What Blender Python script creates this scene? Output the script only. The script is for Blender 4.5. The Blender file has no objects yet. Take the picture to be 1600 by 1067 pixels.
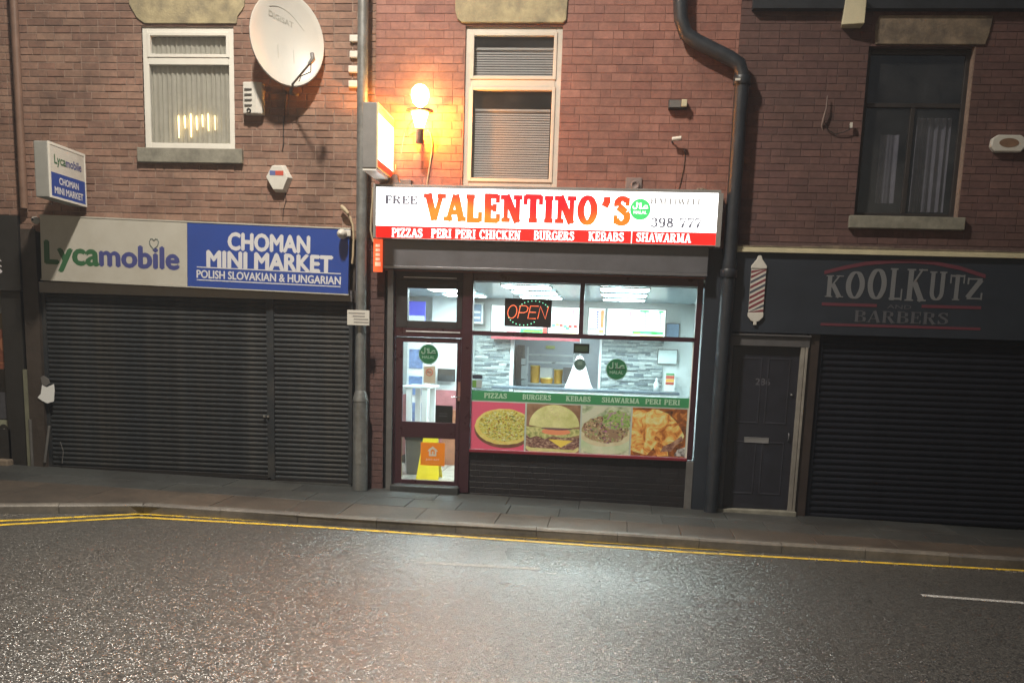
import bpy, math, random
from mathutils import Vector, Matrix
random.seed(7)
PI = math.pi
S = bpy.context.scene
C = S.collection

# ------------------------------------------------------------------ camera
F_PX, CX, CY = 1590.3, 798.15, 840.6           # lens and optical centre of the cropped photograph, 1600 px wide
YAW, PITCH, ROLL = 0.0977246506, -0.181147241, 0.0335295307
CAM = Vector((0, -13.2, 1.874))
_f = Vector((-math.sin(YAW)*math.cos(PITCH), math.cos(YAW)*math.cos(PITCH), math.sin(PITCH)))
_r = Vector((math.cos(YAW), math.sin(YAW), 0)); _u = _r.cross(_f)
RT = _r*math.cos(ROLL) + _u*math.sin(ROLL); UP = -_r*math.sin(ROLL) + _u*math.cos(ROLL); FW = _f
cd = bpy.data.cameras.new('camera'); cam = bpy.data.objects.new('camera', cd); C.objects.link(cam)
cam.matrix_world = Matrix(((RT.x, UP.x, -FW.x, CAM.x), (RT.y, UP.y, -FW.y, CAM.y), (RT.z, UP.z, -FW.z, CAM.z), (0, 0, 0, 1)))
cd.sensor_fit = 'HORIZONTAL'; cd.sensor_width = 36; cd.lens = 36*F_PX/1600
cd.shift_y = (CY - 533.5)/1600; cd.shift_x = (800 - CX)/1600
cd.clip_start = 0.05; cd.clip_end = 500
S.camera = cam

# ------------------------------------------------------------------ night sky, exposure
W = bpy.data.worlds.new('World'); S.world = W; W.use_nodes = True
wn = W.node_tree; wn.nodes.clear()
sky = wn.nodes.new('ShaderNodeTexSky'); sky.sky_type = 'NISHITA'; sky.sun_disc = False
sky.sun_elevation = math.radians(12); sky.sun_rotation = math.radians(200)
bg = wn.nodes.new('ShaderNodeBackground'); bg.inputs['Strength'].default_value = 0.02
wo = wn.nodes.new('ShaderNodeOutputWorld')
wn.links.new(sky.outputs[0], bg.inputs[0]); wn.links.new(bg.outputs[0], wo.inputs[0])
S.view_settings.view_transform = 'Standard'; S.view_settings.look = 'None'
S.view_settings.gamma = 1; S.view_settings.use_curve_mapping = False
S.view_settings.exposure = 0.0
STREET_W, WALL_W, CEIL_E, SIGN_E = 1250, 400, 27, 3.2

# ------------------------------------------------------------------ helpers
def pt(px, py, Y=0.0):
    """where the line of sight through a pixel of the 1600x1067 photograph meets the upright plane y = Y"""
    d = RT*((px-CX)/F_PX) - UP*((py-CY)/F_PX) + FW
    return CAM + d*((Y-CAM.y)/d.y)
def rc(x0, y0, x1, y1, Y=0.0):
    a = pt(x0, y0, Y); b = pt(x1, y1, Y)
    return a.x, b.x, b.z, a.z                     # x0, x1, z0, z1
def atz(px, py, z):
    d = RT*((px-CX)/F_PX) - UP*((py-CY)/F_PX) + FW
    return CAM + d*((z-CAM.z)/d.z)
def zg(x): return -0.03 - 0.018*x                 # street falls to the right
def zroad(x, y=0): return zg(x) - 0.15
def on_road(px, py, up=0):
    d = RT*((px-CX)/F_PX) - UP*((py-CY)/F_PX) + FW
    t = (zroad(0)+up-CAM.z - (-0.018)*CAM.x)/(d.z + 0.018*d.x)
    return CAM + d*t
def zpav(x, y): return zg(x) + 0.02*y
def on_pav(px, py):
    d = RT*((px-CX)/F_PX) - UP*((py-CY)/F_PX) + FW
    t = (-0.03 + 0.02*CAM.y - CAM.z)/(d.z + 0.018*d.x - 0.02*d.y)
    return CAM + d*t

def wpos(o):
    v = Vector((0, 0, 0))
    while o is not None: v += o.location; o = o.parent
    return v
class MB:
    def __init__(s): s.v = []; s.f = []; s.sm = []
    def add(s, vs, fs, smooth=False):
        n = len(s.v); s.v += [tuple(v) for v in vs]
        for f in fs: s.f.append([i+n for i in f]); s.sm.append(smooth)
        return s
    def box(s, x0, x1, y0, y1, z0, z1):
        return s.add([(x0,y0,z0),(x1,y0,z0),(x1,y1,z0),(x0,y1,z0),(x0,y0,z1),(x1,y0,z1),(x1,y1,z1),(x0,y1,z1)],
                     [(0,3,2,1),(4,5,6,7),(0,1,5,4),(1,2,6,5),(2,3,7,6),(3,0,4,7)])
    def cbox(s, x0, x1, y0, y1, z0, z1, c=.004):
        """box with its front edges chamfered (front = y0)"""
        return s.add([(x0,y1,z0),(x1,y1,z0),(x1,y1,z1),(x0,y1,z1),
                      (x0,y0+c,z0),(x1,y0+c,z0),(x1,y0+c,z1),(x0,y0+c,z1),
                      (x0+c,y0,z0+c),(x1-c,y0,z0+c),(x1-c,y0,z1-c),(x0+c,y0,z1-c)],
                     [(0,3,2,1),(0,1,5,4),(1,2,6,5),(2,3,7,6),(3,0,4,7),(4,5,9,8),(5,6,10,9),(6,7,11,10),(7,4,8,11),(8,9,10,11)])
    def ring(s, x0, x1, z0, z1, w, y0, y1, wt=None, wb=None):
        """picture-frame of four butted bars"""
        wt = w if wt is None else wt; wb = w if wb is None else wb
        s.cbox(x0, x0+w, y0, y1, z0, z1); s.cbox(x1-w, x1, y0, y1, z0, z1)
        s.cbox(x0+w, x1-w, y0+.001, y1, z1-wt, z1); s.cbox(x0+w, x1-w, y0+.001, y1, z0, z0+wb)
        return s
    def prism(s, poly, y0, y1):
        n = len(poly)
        return s.add([(x,y0,z) for x,z in poly]+[(x,y1,z) for x,z in poly],
                     [list(range(n)), list(range(2*n-1, n-1, -1))]+[(i, i+n, (i+1)%n+n, (i+1)%n) for i in range(n)])
    def tube(s, pts, r, n=10, closed=False):
        pts = [Vector(p) for p in pts]; vs = []; k = len(pts)
        rs = r if isinstance(r, (list, tuple)) else [r]*k
        ref = None
        for i, p in enumerate(pts):
            t = (pts[min(i+1, k-1)]-pts[max(i-1, 0)]).normalized()
            if ref is None: ref = Vector((0,0,1)) if abs(t.z) < .9 else Vector((1,0,0))
            a = t.cross(ref).normalized(); b = t.cross(a).normalized(); ref = a.cross(t) if a.cross(t).length else ref
            for j in range(n):
                q = 2*PI*j/n; vs.append(p + a*(math.cos(q)*rs[i]) + b*(math.sin(q)*rs[i]))
        fs = [(i*n+j, i*n+(j+1)%n, (i+1)*n+(j+1)%n, (i+1)*n+j) for i in range(k-1) for j in range(n)]
        s.add(vs, fs, True); s.add(vs[:n], [list(range(n))]); s.add(vs[-n:], [list(range(n))])
        return s
    def lathe(s, prof, c=(0,0,0), axis='z', n=24):
        vs = []
        for r, h in prof:
            for j in range(n):
                q = 2*PI*j/n; a, b = math.cos(q)*r, math.sin(q)*r
                vs.append((c[0]+a, c[1]+b, c[2]+h) if axis == 'z' else (c[0]+a, c[1]+h, c[2]+b))
        k = len(prof)
        return s.add(vs, [(i*n+j, i*n+(j+1)%n, (i+1)*n+(j+1)%n, (i+1)*n+j) for i in range(k-1) for j in range(n)], True)
    def disc(s, cx, cz, rx, rz, y0, y1, n=32, rot=0):
        return s.prism([(cx+rx*math.cos(2*PI*i/n)*math.cos(rot)-rz*math.sin(2*PI*i/n)*math.sin(rot),
                         cz+rx*math.cos(2*PI*i/n)*math.sin(rot)+rz*math.sin(2*PI*i/n)*math.cos(rot)) for i in range(n)], y0, y1)
    def mesh(s, name, m, off=Vector((0,0,0))):
        me = bpy.data.meshes.new(name)
        me.from_pydata([(v[0]-off.x, v[1]-off.y, v[2]-off.z) for v in s.v], [], s.f)
        me.polygons.foreach_set('use_smooth', s.sm); me.materials.append(m); me.update()
        return me
    def build(s, name, m, parent=None, loc=None, bevel=0):
        if parent is not None: off = wpos(parent)
        elif loc is not None: off = Vector(loc)
        else:
            xs, ys, zs = zip(*s.v); off = Vector(((min(xs)+max(xs))/2, (min(ys)+max(ys))/2, min(zs)))
        o = bpy.data.objects.new(name, s.mesh(name, m, off)); C.objects.link(o)
        if parent is not None: o.parent = parent
        else: o.location = off
        if bevel:
            b = o.modifiers.new('bevel', 'BEVEL'); b.width = bevel; b.segments = 2; b.limit_method = 'ANGLE'
        return o
def thing(name, label, cat, loc, group=None, rot=None):
    o = bpy.data.objects.new(name, None); C.objects.link(o); o.location = loc; o.empty_display_size = .1
    o['label'] = label; o['category'] = cat
    if group: o['group'] = group
    if rot: o.rotation_euler = rot
    return o
def tag(o, label, cat, group=None):
    o['label'] = label; o['category'] = cat
    if group: o['group'] = group
    return o
def kind(o, k): o['kind'] = k; return o

# ------------------------------------------------------------------ materials
def newmat(name):
    m = bpy.data.materials.new(name); m.use_nodes = True; nt = m.node_tree
    return m, nt, nt.nodes['Principled BSDF']
def N(nt, t, **kw):
    n = nt.nodes.new(t)
    for k, v in kw.items():
        if k in n.inputs.keys(): n.inputs[k].default_value = v
        else: setattr(n, k, v)
    return n
def ramp(nt, fac, stops, interp='LINEAR'):
    r = nt.nodes.new('ShaderNodeValToRGB'); r.color_ramp.interpolation = interp
    e = r.color_ramp.elements
    while len(e) > 1: e.remove(e[-1])
    e[0].position = stops[0][0]; e[0].color = (*stops[0][1], 1)
    for p, c in stops[1:]:
        q = e.new(p); q.color = (*c, 1)
    nt.links.new(fac, r.inputs[0]); return r.outputs[0]
def mixc(nt, fac, a, b, mode='MIX'):
    m = nt.nodes.new('ShaderNodeMix'); m.data_type = 'RGBA'; m.blend_type = mode
    for sock, v in ((m.inputs[0], fac), (m.inputs[6], a), (m.inputs[7], b)):
        if isinstance(v, (int, float)): sock.default_value = v
        elif isinstance(v, tuple): sock.default_value = (*v, 1)
        else: nt.links.new(v, sock)
    return m.outputs[2]
def pm(name, base, rough=.6, var=.25, scale=6, bump=.15, bscale=60, metal=0, spec=.5, dirt=None, dscale=1.5, damt=.5, stretch=None, coat=0):
    m, nt, b = newmat(name); L = nt.links
    tc = N(nt, 'ShaderNodeTexCoord'); mp = N(nt, 'ShaderNodeMapping'); L.new(tc.outputs['Object'], mp.inputs[0])
    if stretch: mp.inputs['Scale'].default_value = stretch
    n1 = N(nt, 'ShaderNodeTexNoise', Scale=scale, Detail=6.0, Roughness=.65); L.new(mp.outputs[0], n1.inputs[0])
    lo = tuple(c*(1-var) for c in base); hi = tuple(min(1, c*(1+var)) for c in base)
    col = ramp(nt, n1.outputs[0], [(.3, lo), (.7, hi)])
    if dirt:
        n2 = N(nt, 'ShaderNodeTexNoise', Scale=dscale, Detail=8.0, Roughness=.7); L.new(mp.outputs[0], n2.inputs[0])
        mk = ramp(nt, n2.outputs[0], [(.45, (0,0,0)), (.7, (damt,)*3)])
        col = mixc(nt, mk, col, dirt)
    L.new(col, b.inputs['Base Color'])
    b.inputs['Metallic'].default_value = metal; b.inputs['Specular IOR Level'].default_value = spec
    b.inputs['Coat Weight'].default_value = coat
    n3 = N(nt, 'ShaderNodeTexNoise', Scale=bscale, Detail=4.0); L.new(mp.outputs[0], n3.inputs[0])
    mr = N(nt, 'ShaderNodeMapRange'); mr.inputs[3].default_value = max(0, rough-.12); mr.inputs[4].default_value = min(1, rough+.12)
    L.new(n1.outputs[0], mr.inputs[0]); L.new(mr.outputs[0], b.inputs['Roughness'])
    if bump:
        bp = N(nt, 'ShaderNodeBump', Strength=bump, Distance=.01); L.new(n3.outputs[0], bp.inputs['Height']); L.new(bp.outputs[0], b.inputs['Normal'])
    return m
def emi(name, col, strength, base=None):
    m, nt, b = newmat(name); b.inputs['Base Color'].default_value = (*(base or col), 1); b.inputs['Roughness'].default_value = .35
    b.inputs['Emission Color'].default_value = (*col, 1); b.inputs['Emission Strength'].default_value = strength
    return m
def flat(name, col, rough=.5, spec=.5, transl=0, alpha=1):
    m, nt, b = newmat(name); b.inputs['Base Color'].default_value = (*col, 1); b.inputs['Roughness'].default_value = rough
    b.inputs['Specular IOR Level'].default_value = spec
    if transl:
        t = N(nt, 'ShaderNodeBsdfTranslucent'); t.inputs[0].default_value = (*col, 1)
        mx = N(nt, 'ShaderNodeMixShader'); mx.inputs[0].default_value = transl
        nt.links.new(b.outputs[0], mx.inputs[1]); nt.links.new(t.outputs[0], mx.inputs[2]); nt.links.new(mx.outputs[0], nt.nodes['Material Output'].inputs[0])
    return m
def translucent_over(m, fac):
    nt = m.node_tree; b = nt.nodes['Principled BSDF']; t = N(nt, 'ShaderNodeBsdfTranslucent')
    src = b.inputs['Base Color']
    if src.is_linked: nt.links.new(src.links[0].from_socket, t.inputs[0])
    else: t.inputs[0].default_value = src.default_value
    mx = N(nt, 'ShaderNodeMixShader'); mx.inputs[0].default_value = fac
    nt.links.new(b.outputs[0], mx.inputs[1]); nt.links.new(t.outputs[0], mx.inputs[2]); nt.links.new(mx.outputs[0], nt.nodes['Material Output'].inputs[0])
    return m
def glass(name, tint=(1,1,1), refl=1.0, rough=.02, dust=.0):
    m = bpy.data.materials.new(name); m.use_nodes = True; nt = m.node_tree; nt.nodes.clear()
    o = N(nt, 'ShaderNodeOutputMaterial'); tr = N(nt, 'ShaderNodeBsdfTransparent'); tr.inputs[0].default_value = (*tint, 1)
    g = N(nt, 'ShaderNodeBsdfGlossy'); g.inputs['Roughness'].default_value = rough
    ge = N(nt, 'ShaderNodeNewGeometry'); dt = N(nt, 'ShaderNodeVectorMath', operation='DOT_PRODUCT')
    nt.links.new(ge.outputs['Incoming'], dt.inputs[0]); nt.links.new(ge.outputs['Normal'], dt.inputs[1])
    ab = N(nt, 'ShaderNodeMath', operation='ABSOLUTE'); nt.links.new(dt.outputs['Value'], ab.inputs[0])
    om = N(nt, 'ShaderNodeMath', operation='SUBTRACT'); om.inputs[0].default_value = 1.0; nt.links.new(ab.outputs[0], om.inputs[1])
    pw = N(nt, 'ShaderNodeMath', operation='POWER'); pw.inputs[1].default_value = 5.0; nt.links.new(om.outputs[0], pw.inputs[0])
    mu = N(nt, 'ShaderNodeMath', operation='MULTIPLY_ADD'); mu.inputs[1].default_value = .9; mu.inputs[2].default_value = .04*refl; mu.use_clamp = True
    nt.links.new(pw.outputs[0], mu.inputs[0]); mx = N(nt, 'ShaderNodeMixShader')
    nt.links.new(mu.outputs[0], mx.inputs[0]); nt.links.new(tr.outputs[0], mx.inputs[1]); nt.links.new(g.outputs[0], mx.inputs[2])
    last = mx.outputs[0]
    if dust:
        d = N(nt, 'ShaderNodeBsdfDiffuse'); d.inputs[0].default_value = (.6,.6,.58,1)
        m2 = N(nt, 'ShaderNodeMixShader'); nz = N(nt, 'ShaderNodeTexNoise', Scale=2.5, Detail=8.0); tc = N(nt, 'ShaderNodeTexCoord'); nt.links.new(tc.outputs['Object'], nz.inputs[0])
        mr = N(nt, 'ShaderNodeMapRange'); mr.inputs[1].default_value = .35; mr.inputs[2].default_value = .8; mr.inputs[3].default_value = dust*.3; mr.inputs[4].default_value = dust*1.8
        nt.links.new(nz.outputs[0], mr.inputs[0]); nt.links.new(mr.outputs[0], m2.inputs[0])
        nt.links.new(last, m2.inputs[1]); nt.links.new(d.outputs[0], m2.inputs[2]); last = m2.outputs[0]
    nt.links.new(last, o.inputs[0]); return m
def brick_mat(name, tones, grime=(.05,.035,.03), gamt=.6, rough=.85, bleach=None, bump=.5):
    m, nt, b = newmat(name); L = nt.links
    geo = N(nt, 'ShaderNodeNewGeometry'); oi = N(nt, 'ShaderNodeObjectInfo'); ad = N(nt, 'ShaderNodeMath', operation='ADD')
    L.new(geo.outputs['Random Per Island'], ad.inputs[0]); L.new(oi.outputs['Random'], ad.inputs[1])
    fr = N(nt, 'ShaderNodeMath', operation='FRACT'); L.new(ad.outputs[0], fr.inputs[0])
    k = len(tones); col = ramp(nt, fr.outputs[0], [(i/(k-1), t) for i, t in enumerate(tones)])
    n0 = N(nt, 'ShaderNodeTexNoise', Scale=14.0, Detail=7.0, Roughness=.7); L.new(geo.outputs['Position'], n0.inputs[0])
    col = mixc(nt, .55, col, ramp(nt, n0.outputs[0], [(.3, (.45,.45,.45)), (.7, (1.25,1.2,1.15))]), 'MULTIPLY')
    n1 = N(nt, 'ShaderNodeTexNoise', Scale=1.1, Detail=8.0, Roughness=.65); L.new(geo.outputs['Position'], n1.inputs[0])
    col = mixc(nt, ramp(nt, n1.outputs[0], [(.42, (0,0,0)), (.72, (gamt,)*3)]), col, grime)
    if bleach:
        n2 = N(nt, 'ShaderNodeTexNoise', Scale=2.3, Detail=10.0, Roughness=.75); L.new(geo.outputs['Position'], n2.inputs[0])
        col = mixc(nt, ramp(nt, n2.outputs[0], [(.56, (0,0,0)), (.7, (.55,)*3)]), col, bleach)
    L.new(col, b.inputs['Base Color']); b.inputs['Roughness'].default_value = rough; b.inputs['Specular IOR Level'].default_value = .3
    n3 = N(nt, 'ShaderNodeTexNoise', Scale=90.0, Detail=5.0, Roughness=.7); L.new(geo.outputs['Position'], n3.inputs[0])
    bp = N(nt, 'ShaderNodeBump', Strength=bump, Distance=.004); L.new(n3.outputs[0], bp.inputs['Height']); L.new(bp.outputs[0], b.inputs['Normal'])
    return m
def asphalt_mat():
    m, nt, b = newmat('wet_asphalt'); L = nt.links
    geo = N(nt, 'ShaderNodeNewGeometry')
    v = N(nt, 'ShaderNodeTexVoronoi', Scale=72.0); L.new(geo.outputs['Position'], v.inputs[0])
    n = N(nt, 'ShaderNodeTexNoise', Scale=38.0, Detail=5.0, Roughness=.7); L.new(geo.outputs['Position'], n.inputs[0])
    big = N(nt, 'ShaderNodeTexNoise', Scale=.7, Detail=3.0, Roughness=.5); L.new(geo.outputs['Position'], big.inputs[0])
    stone = ramp(nt, v.outputs['Distance'], [(.0, (.21,.205,.195)), (.35, (.10,.097,.092)), (.7, (.02,.02,.02))])
    tone = mixc(nt, 1.0, stone, ramp(nt, v.outputs['Color'], [(.2, (.4,.4,.4)), (.8, (1.8,1.75,1.65))]), 'MULTIPLY')
    tone = mixc(nt, ramp(nt, big.outputs[0], [(.45, (0,0,0)), (.75, (.3,)*3)]), tone, (.045,.044,.042))
    L.new(tone, b.inputs['Base Color'])
    L.new(ramp(nt, big.outputs[0], [(.3, (.26,)*3), (.7, (.32,)*3)]), b.inputs['Roughness'])
    b.inputs['Specular IOR Level'].default_value = 1.0; b.inputs['Coat Weight'].default_value = 1.0; b.inputs['Coat Roughness'].default_value = .4; b.inputs['Coat IOR'].default_value = 1.8
    inv = N(nt, 'ShaderNodeMath', operation='MULTIPLY_ADD'); inv.inputs[1].default_value = -1.0; L.new(v.outputs['Distance'], inv.inputs[0]); nh = N(nt, 'ShaderNodeMath', operation='MULTIPLY'); nh.inputs[1].default_value = .25; L.new(n.outputs[0], nh.inputs[0]); L.new(nh.outputs[0], inv.inputs[2])
    bp = N(nt, 'ShaderNodeBump', Strength=1.0, Distance=.005); L.new(inv.outputs[0], bp.inputs['Height'])
    # every stone chip tilts its own way, so single chips catch the lamps
    sb = N(nt, 'ShaderNodeVectorMath', operation='SUBTRACT'); sb.inputs[1].default_value = (.5,.5,.5); L.new(v.outputs['Color'], sb.inputs[0])
    sc = N(nt, 'ShaderNodeVectorMath', operation='MULTIPLY'); sc.inputs[1].default_value = (.62,.62,.2); L.new(sb.outputs[0], sc.inputs[0])
    ad = N(nt, 'ShaderNodeVectorMath', operation='ADD'); L.new(bp.outputs[0], ad.inputs[0]); L.new(sc.outputs[0], ad.inputs[1])
    nm = N(nt, 'ShaderNodeVectorMath', operation='NORMALIZE'); L.new(ad.outputs[0], nm.inputs[0])
    L.new(nm.outputs[0], b.inputs['Normal']); L.new(nm.outputs[0], b.inputs['Coat Normal'])
    return m
def slab_mat(name, tones, rough=.55):
    m = brick_mat(name, tones, grime=(.02,.018,.016), gamt=.7, rough=rough, bump=.9)
    m.node_tree.nodes['Principled BSDF'].inputs['Specular IOR Level'].default_value = .5
    return m

M = {}
M['asphalt'] = asphalt_mat()
M['slab'] = slab_mat('damp_flagstone', [(.055,.06,.058), (.07,.073,.07), (.048,.053,.053), (.064,.068,.064)])
M['slab_b'] = slab_mat('brown_paving', [(.088,.07,.055), (.10,.08,.062), (.075,.062,.05)])
M['kerb'] = slab_mat('kerb_stone', [(.17,.16,.14), (.22,.20,.17), (.14,.13,.12)])
M['joint'] = pm('joint_dirt', (.04,.037,.032), .9, bump=.3)
M['yellow'] = pm('worn_yellow_paint', (.75,.50,.04), .5, .2, 12, .5, 60, dirt=(.12,.10,.06), dscale=9, damt=.8)
M['white_line'] = pm('faded_white_paint', (.46,.45,.43), .6, .3, 20, .5, 60, dirt=(.1,.1,.09), dscale=22, damt=.8)
M['brick_t'] = brick_mat('painted_red_brick', [(.31,.145,.115), (.36,.175,.14), (.28,.125,.10), (.33,.155,.12), (.25,.115,.095)], gamt=.5, rough=.6, bump=.3, bleach=(.34,.20,.15))
M['brick_m'] = brick_mat('weathered_red_brick', [(.34,.205,.155), (.28,.165,.12), (.38,.24,.18), (.31,.18,.135), (.25,.15,.115), (.36,.23,.17)], gamt=.7, bleach=(.38,.27,.2))
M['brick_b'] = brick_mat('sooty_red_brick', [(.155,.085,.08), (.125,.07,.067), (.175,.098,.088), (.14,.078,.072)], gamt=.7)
M['brick_k'] = brick_mat('black_painted_brick', [(.018,.017,.02), (.024,.022,.025), (.02,.02,.022)], gamt=.2, rough=.4)
M['mortar_t'] = pm('red_painted_mortar', (.23,.115,.09), .9, .3, 20, .3)
M['mortar_m'] = pm('pale_mortar', (.30,.21,.165), .9, .3, 20, .5, dirt=(.1,.07,.055), damt=.7)
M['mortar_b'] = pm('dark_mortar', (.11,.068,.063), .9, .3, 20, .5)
M['stone'] = pm('buff_stone', (.38,.32,.19), .8, .3, 5, .5, 50, dirt=(.16,.14,.10), dscale=4, damt=.8)
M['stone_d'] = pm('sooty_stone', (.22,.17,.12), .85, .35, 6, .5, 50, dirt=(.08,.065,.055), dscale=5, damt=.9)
M['sill'] = pm('grey_stone_sill', (.22,.21,.17), .8, .3, 8, .4)
M['upvc'] = pm('white_upvc', (.72,.70,.64), .35, .05, 3, .02)
M['cream'] = pm('cream_painted_wood', (.58,.53,.46), .5, .12, 6, .15, dirt=(.3,.24,.18), damt=.4)
M['brown_frame'] = pm('dark_brown_frame', (.03,.026,.026), .5, .2)
M['black'] = pm('black_paint', (.012,.012,.014), .35, .3)
M['navy'] = pm('navy_panel', (.017,.023,.034), .5, .15, 3, .05)
M['charcoal'] = pm('charcoal_metal', (.11,.11,.122), .32, .2, 3, .04, 8, spec=.6)
M['shutter'] = pm('charcoal_shutter_metal', (.026,.030,.034), .6, .35, 3, .1, 30, metal=.1, spec=.3, dirt=(.09,.08,.065), dscale=2, damt=.5)
M['shutter_k'] = pm('black_shutter_metal', (.011,.012,.018), .7, .25, 3, .1, 30, spec=.15)
M['maroon'] = pm('dark_maroon_frame', (.042,.012,.02), .3, .2, 4, .03)
M['red_sill'] = pm('red_window_sill', (.22,.02,.035), .35, .2)
M['galv'] = pm('galvanised_steel', (.26,.265,.26), .42, .2, 9, .1, 40, metal=.55, dirt=(.12,.11,.09), dscale=5, damt=.6)
M['grey_post'] = pm('grey_painted_post', (.13,.125,.12), .5, .2)
M['pipe'] = pm('black_iron_pipe', (.022,.026,.033), .45, .3, 8, .2)
M['pipe_b'] = pm('brown_iron_pipe', (.20,.12,.085), .5, .2)
M['white_pl'] = pm('white_plastic', (.62,.60,.55), .4, .06, 4, .03, dirt=(.4,.36,.3), damt=.4)
M['beige_pl'] = pm('beige_plastic', (.55,.50,.34), .5, .1)
M['dish'] = pm('dish_enamel', (.47,.455,.42), .45, .06, 3, .03, dirt=(.45,.41,.34), damt=.4)
M['dark_pl'] = pm('dark_plastic', (.02,.02,.02), .4, .2)
M['cable'] = pm('pale_cable', (.42,.34,.22), .5, .2)
M['cable_d'] = pm('dark_cable', (.03,.022,.02), .5, .2)
M['panel_w'] = pm('pale_sign_panel', (.47,.455,.40), .4, .04, 2, .02, dirt=(.38,.35,.29), dscale=2.5, damt=.5)
M['panel_bl'] = pm('blue_sign_panel', (.018,.06,.30), .35, .06, 2, .02)
M['ly_green'] = flat('green_lettering', (.03,.12,.05), .5)
M['ly_blue'] = flat('indigo_lettering', (.055,.065,.22), .5)
M['white_let'] = flat('white_lettering', (.62,.62,.64), .5)
M['glass'] = glass('clear_glass', (.93,.98,.97), 1.0, .01, .012)
M['glass_up'] = glass('upstairs_glass', (.88,.88,.88), 1.3, .03, .02)
M['glass_dk'] = glass('dark_glass', (.8,.8,.85), 1.5, .05, .03)
M['dark_room'] = pm('unlit_room', (.05,.05,.055), .9)
M['curtain'] = translucent_over(pm('net_curtain', (.75,.74,.65), .9, .1, 8, .1), .3)
M['blind'] = pm('venetian_blind', (.5,.5,.5), .5, .08)
M['candle'] = emi('candle_bulb', (1, .72, .32), 5)
M['sign_face'] = emi('lit_sign_face', (1, 1, .98), SIGN_E, (.9,.9,.9))
M['sign_red'] = emi('lit_red_band', (1, .015, .01), .95, (.5,.02,.02))
M['sign_white_l'] = emi('lit_white_letters', (1,1,1), 1.3, (.9,.9,.9))
M['sign_grey_l'] = emi('lit_grey_letters', (.13,.13,.16), 1.0, (.1,.1,.12))
M['sign_pale_l'] = emi('washed_out_letters', (.22,.21,.21), 1.0, (.3,.3,.3))
M['sign_green'] = emi('lit_green_disc', (.06,.62,.16), .95, (.05,.4,.1))
M['sign_lt_orange'] = emi('lit_orange_strip', (1,.11,.03), .9, (.6,.1,.03))
def fire_mat():
    m, nt, b = newmat('lit_red_orange_letters'); tc = N(nt, 'ShaderNodeTexCoord'); sx = N(nt, 'ShaderNodeSeparateXYZ')
    geo = N(nt, 'ShaderNodeNewGeometry'); nt.links.new(geo.outputs['Position'], sx.inputs[0])
    n = N(nt, 'ShaderNodeTexNoise', Scale=.9, Detail=1.0); nt.links.new(geo.outputs['Position'], n.inputs[0])
    mr = N(nt, 'ShaderNodeMapRange'); mr.inputs[1].default_value = 3.85; mr.inputs[2].default_value = 3.45; nt.links.new(sx.outputs[2], mr.inputs[0])
    w = N(nt, 'ShaderNodeMath', operation='SINE'); w2 = N(nt, 'ShaderNodeMath', operation='MULTIPLY_ADD'); w2.inputs[1].default_value = 2.85; w2.inputs[2].default_value = 7.6
    nt.links.new(sx.outputs[0], w2.inputs[0]); nt.links.new(w2.outputs[0], w.inputs[0])
    ad = N(nt, 'ShaderNodeMath', operation='MULTIPLY_ADD'); ad.inputs[1].default_value = .42; nt.links.new(w.outputs[0], ad.inputs[0]); nt.links.new(mr.outputs[0], ad.inputs[2])
    c = ramp(nt, ad.outputs[0], [(.2, (.78,.004,.012)), (.75, (.9,.05,.01)), (1.0, (.95,.18,.012))])
    nt.links.new(c, b.inputs['Emission Color']); nt.links.new(c, b.inputs['Base Color']); b.inputs['Emission Strength'].default_value = .85
    return m
M['fire'] = fire_mat()

# ------------------------------------------------------------------ lettering
def arc(cx, cy, rx, ry, a0, a1, n=10):
    return [(cx+rx*math.cos(math.radians(a0+(a1-a0)*i/n)), cy+ry*math.sin(math.radians(a0+(a1-a0)*i/n))) for i in range(n+1)]
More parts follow.
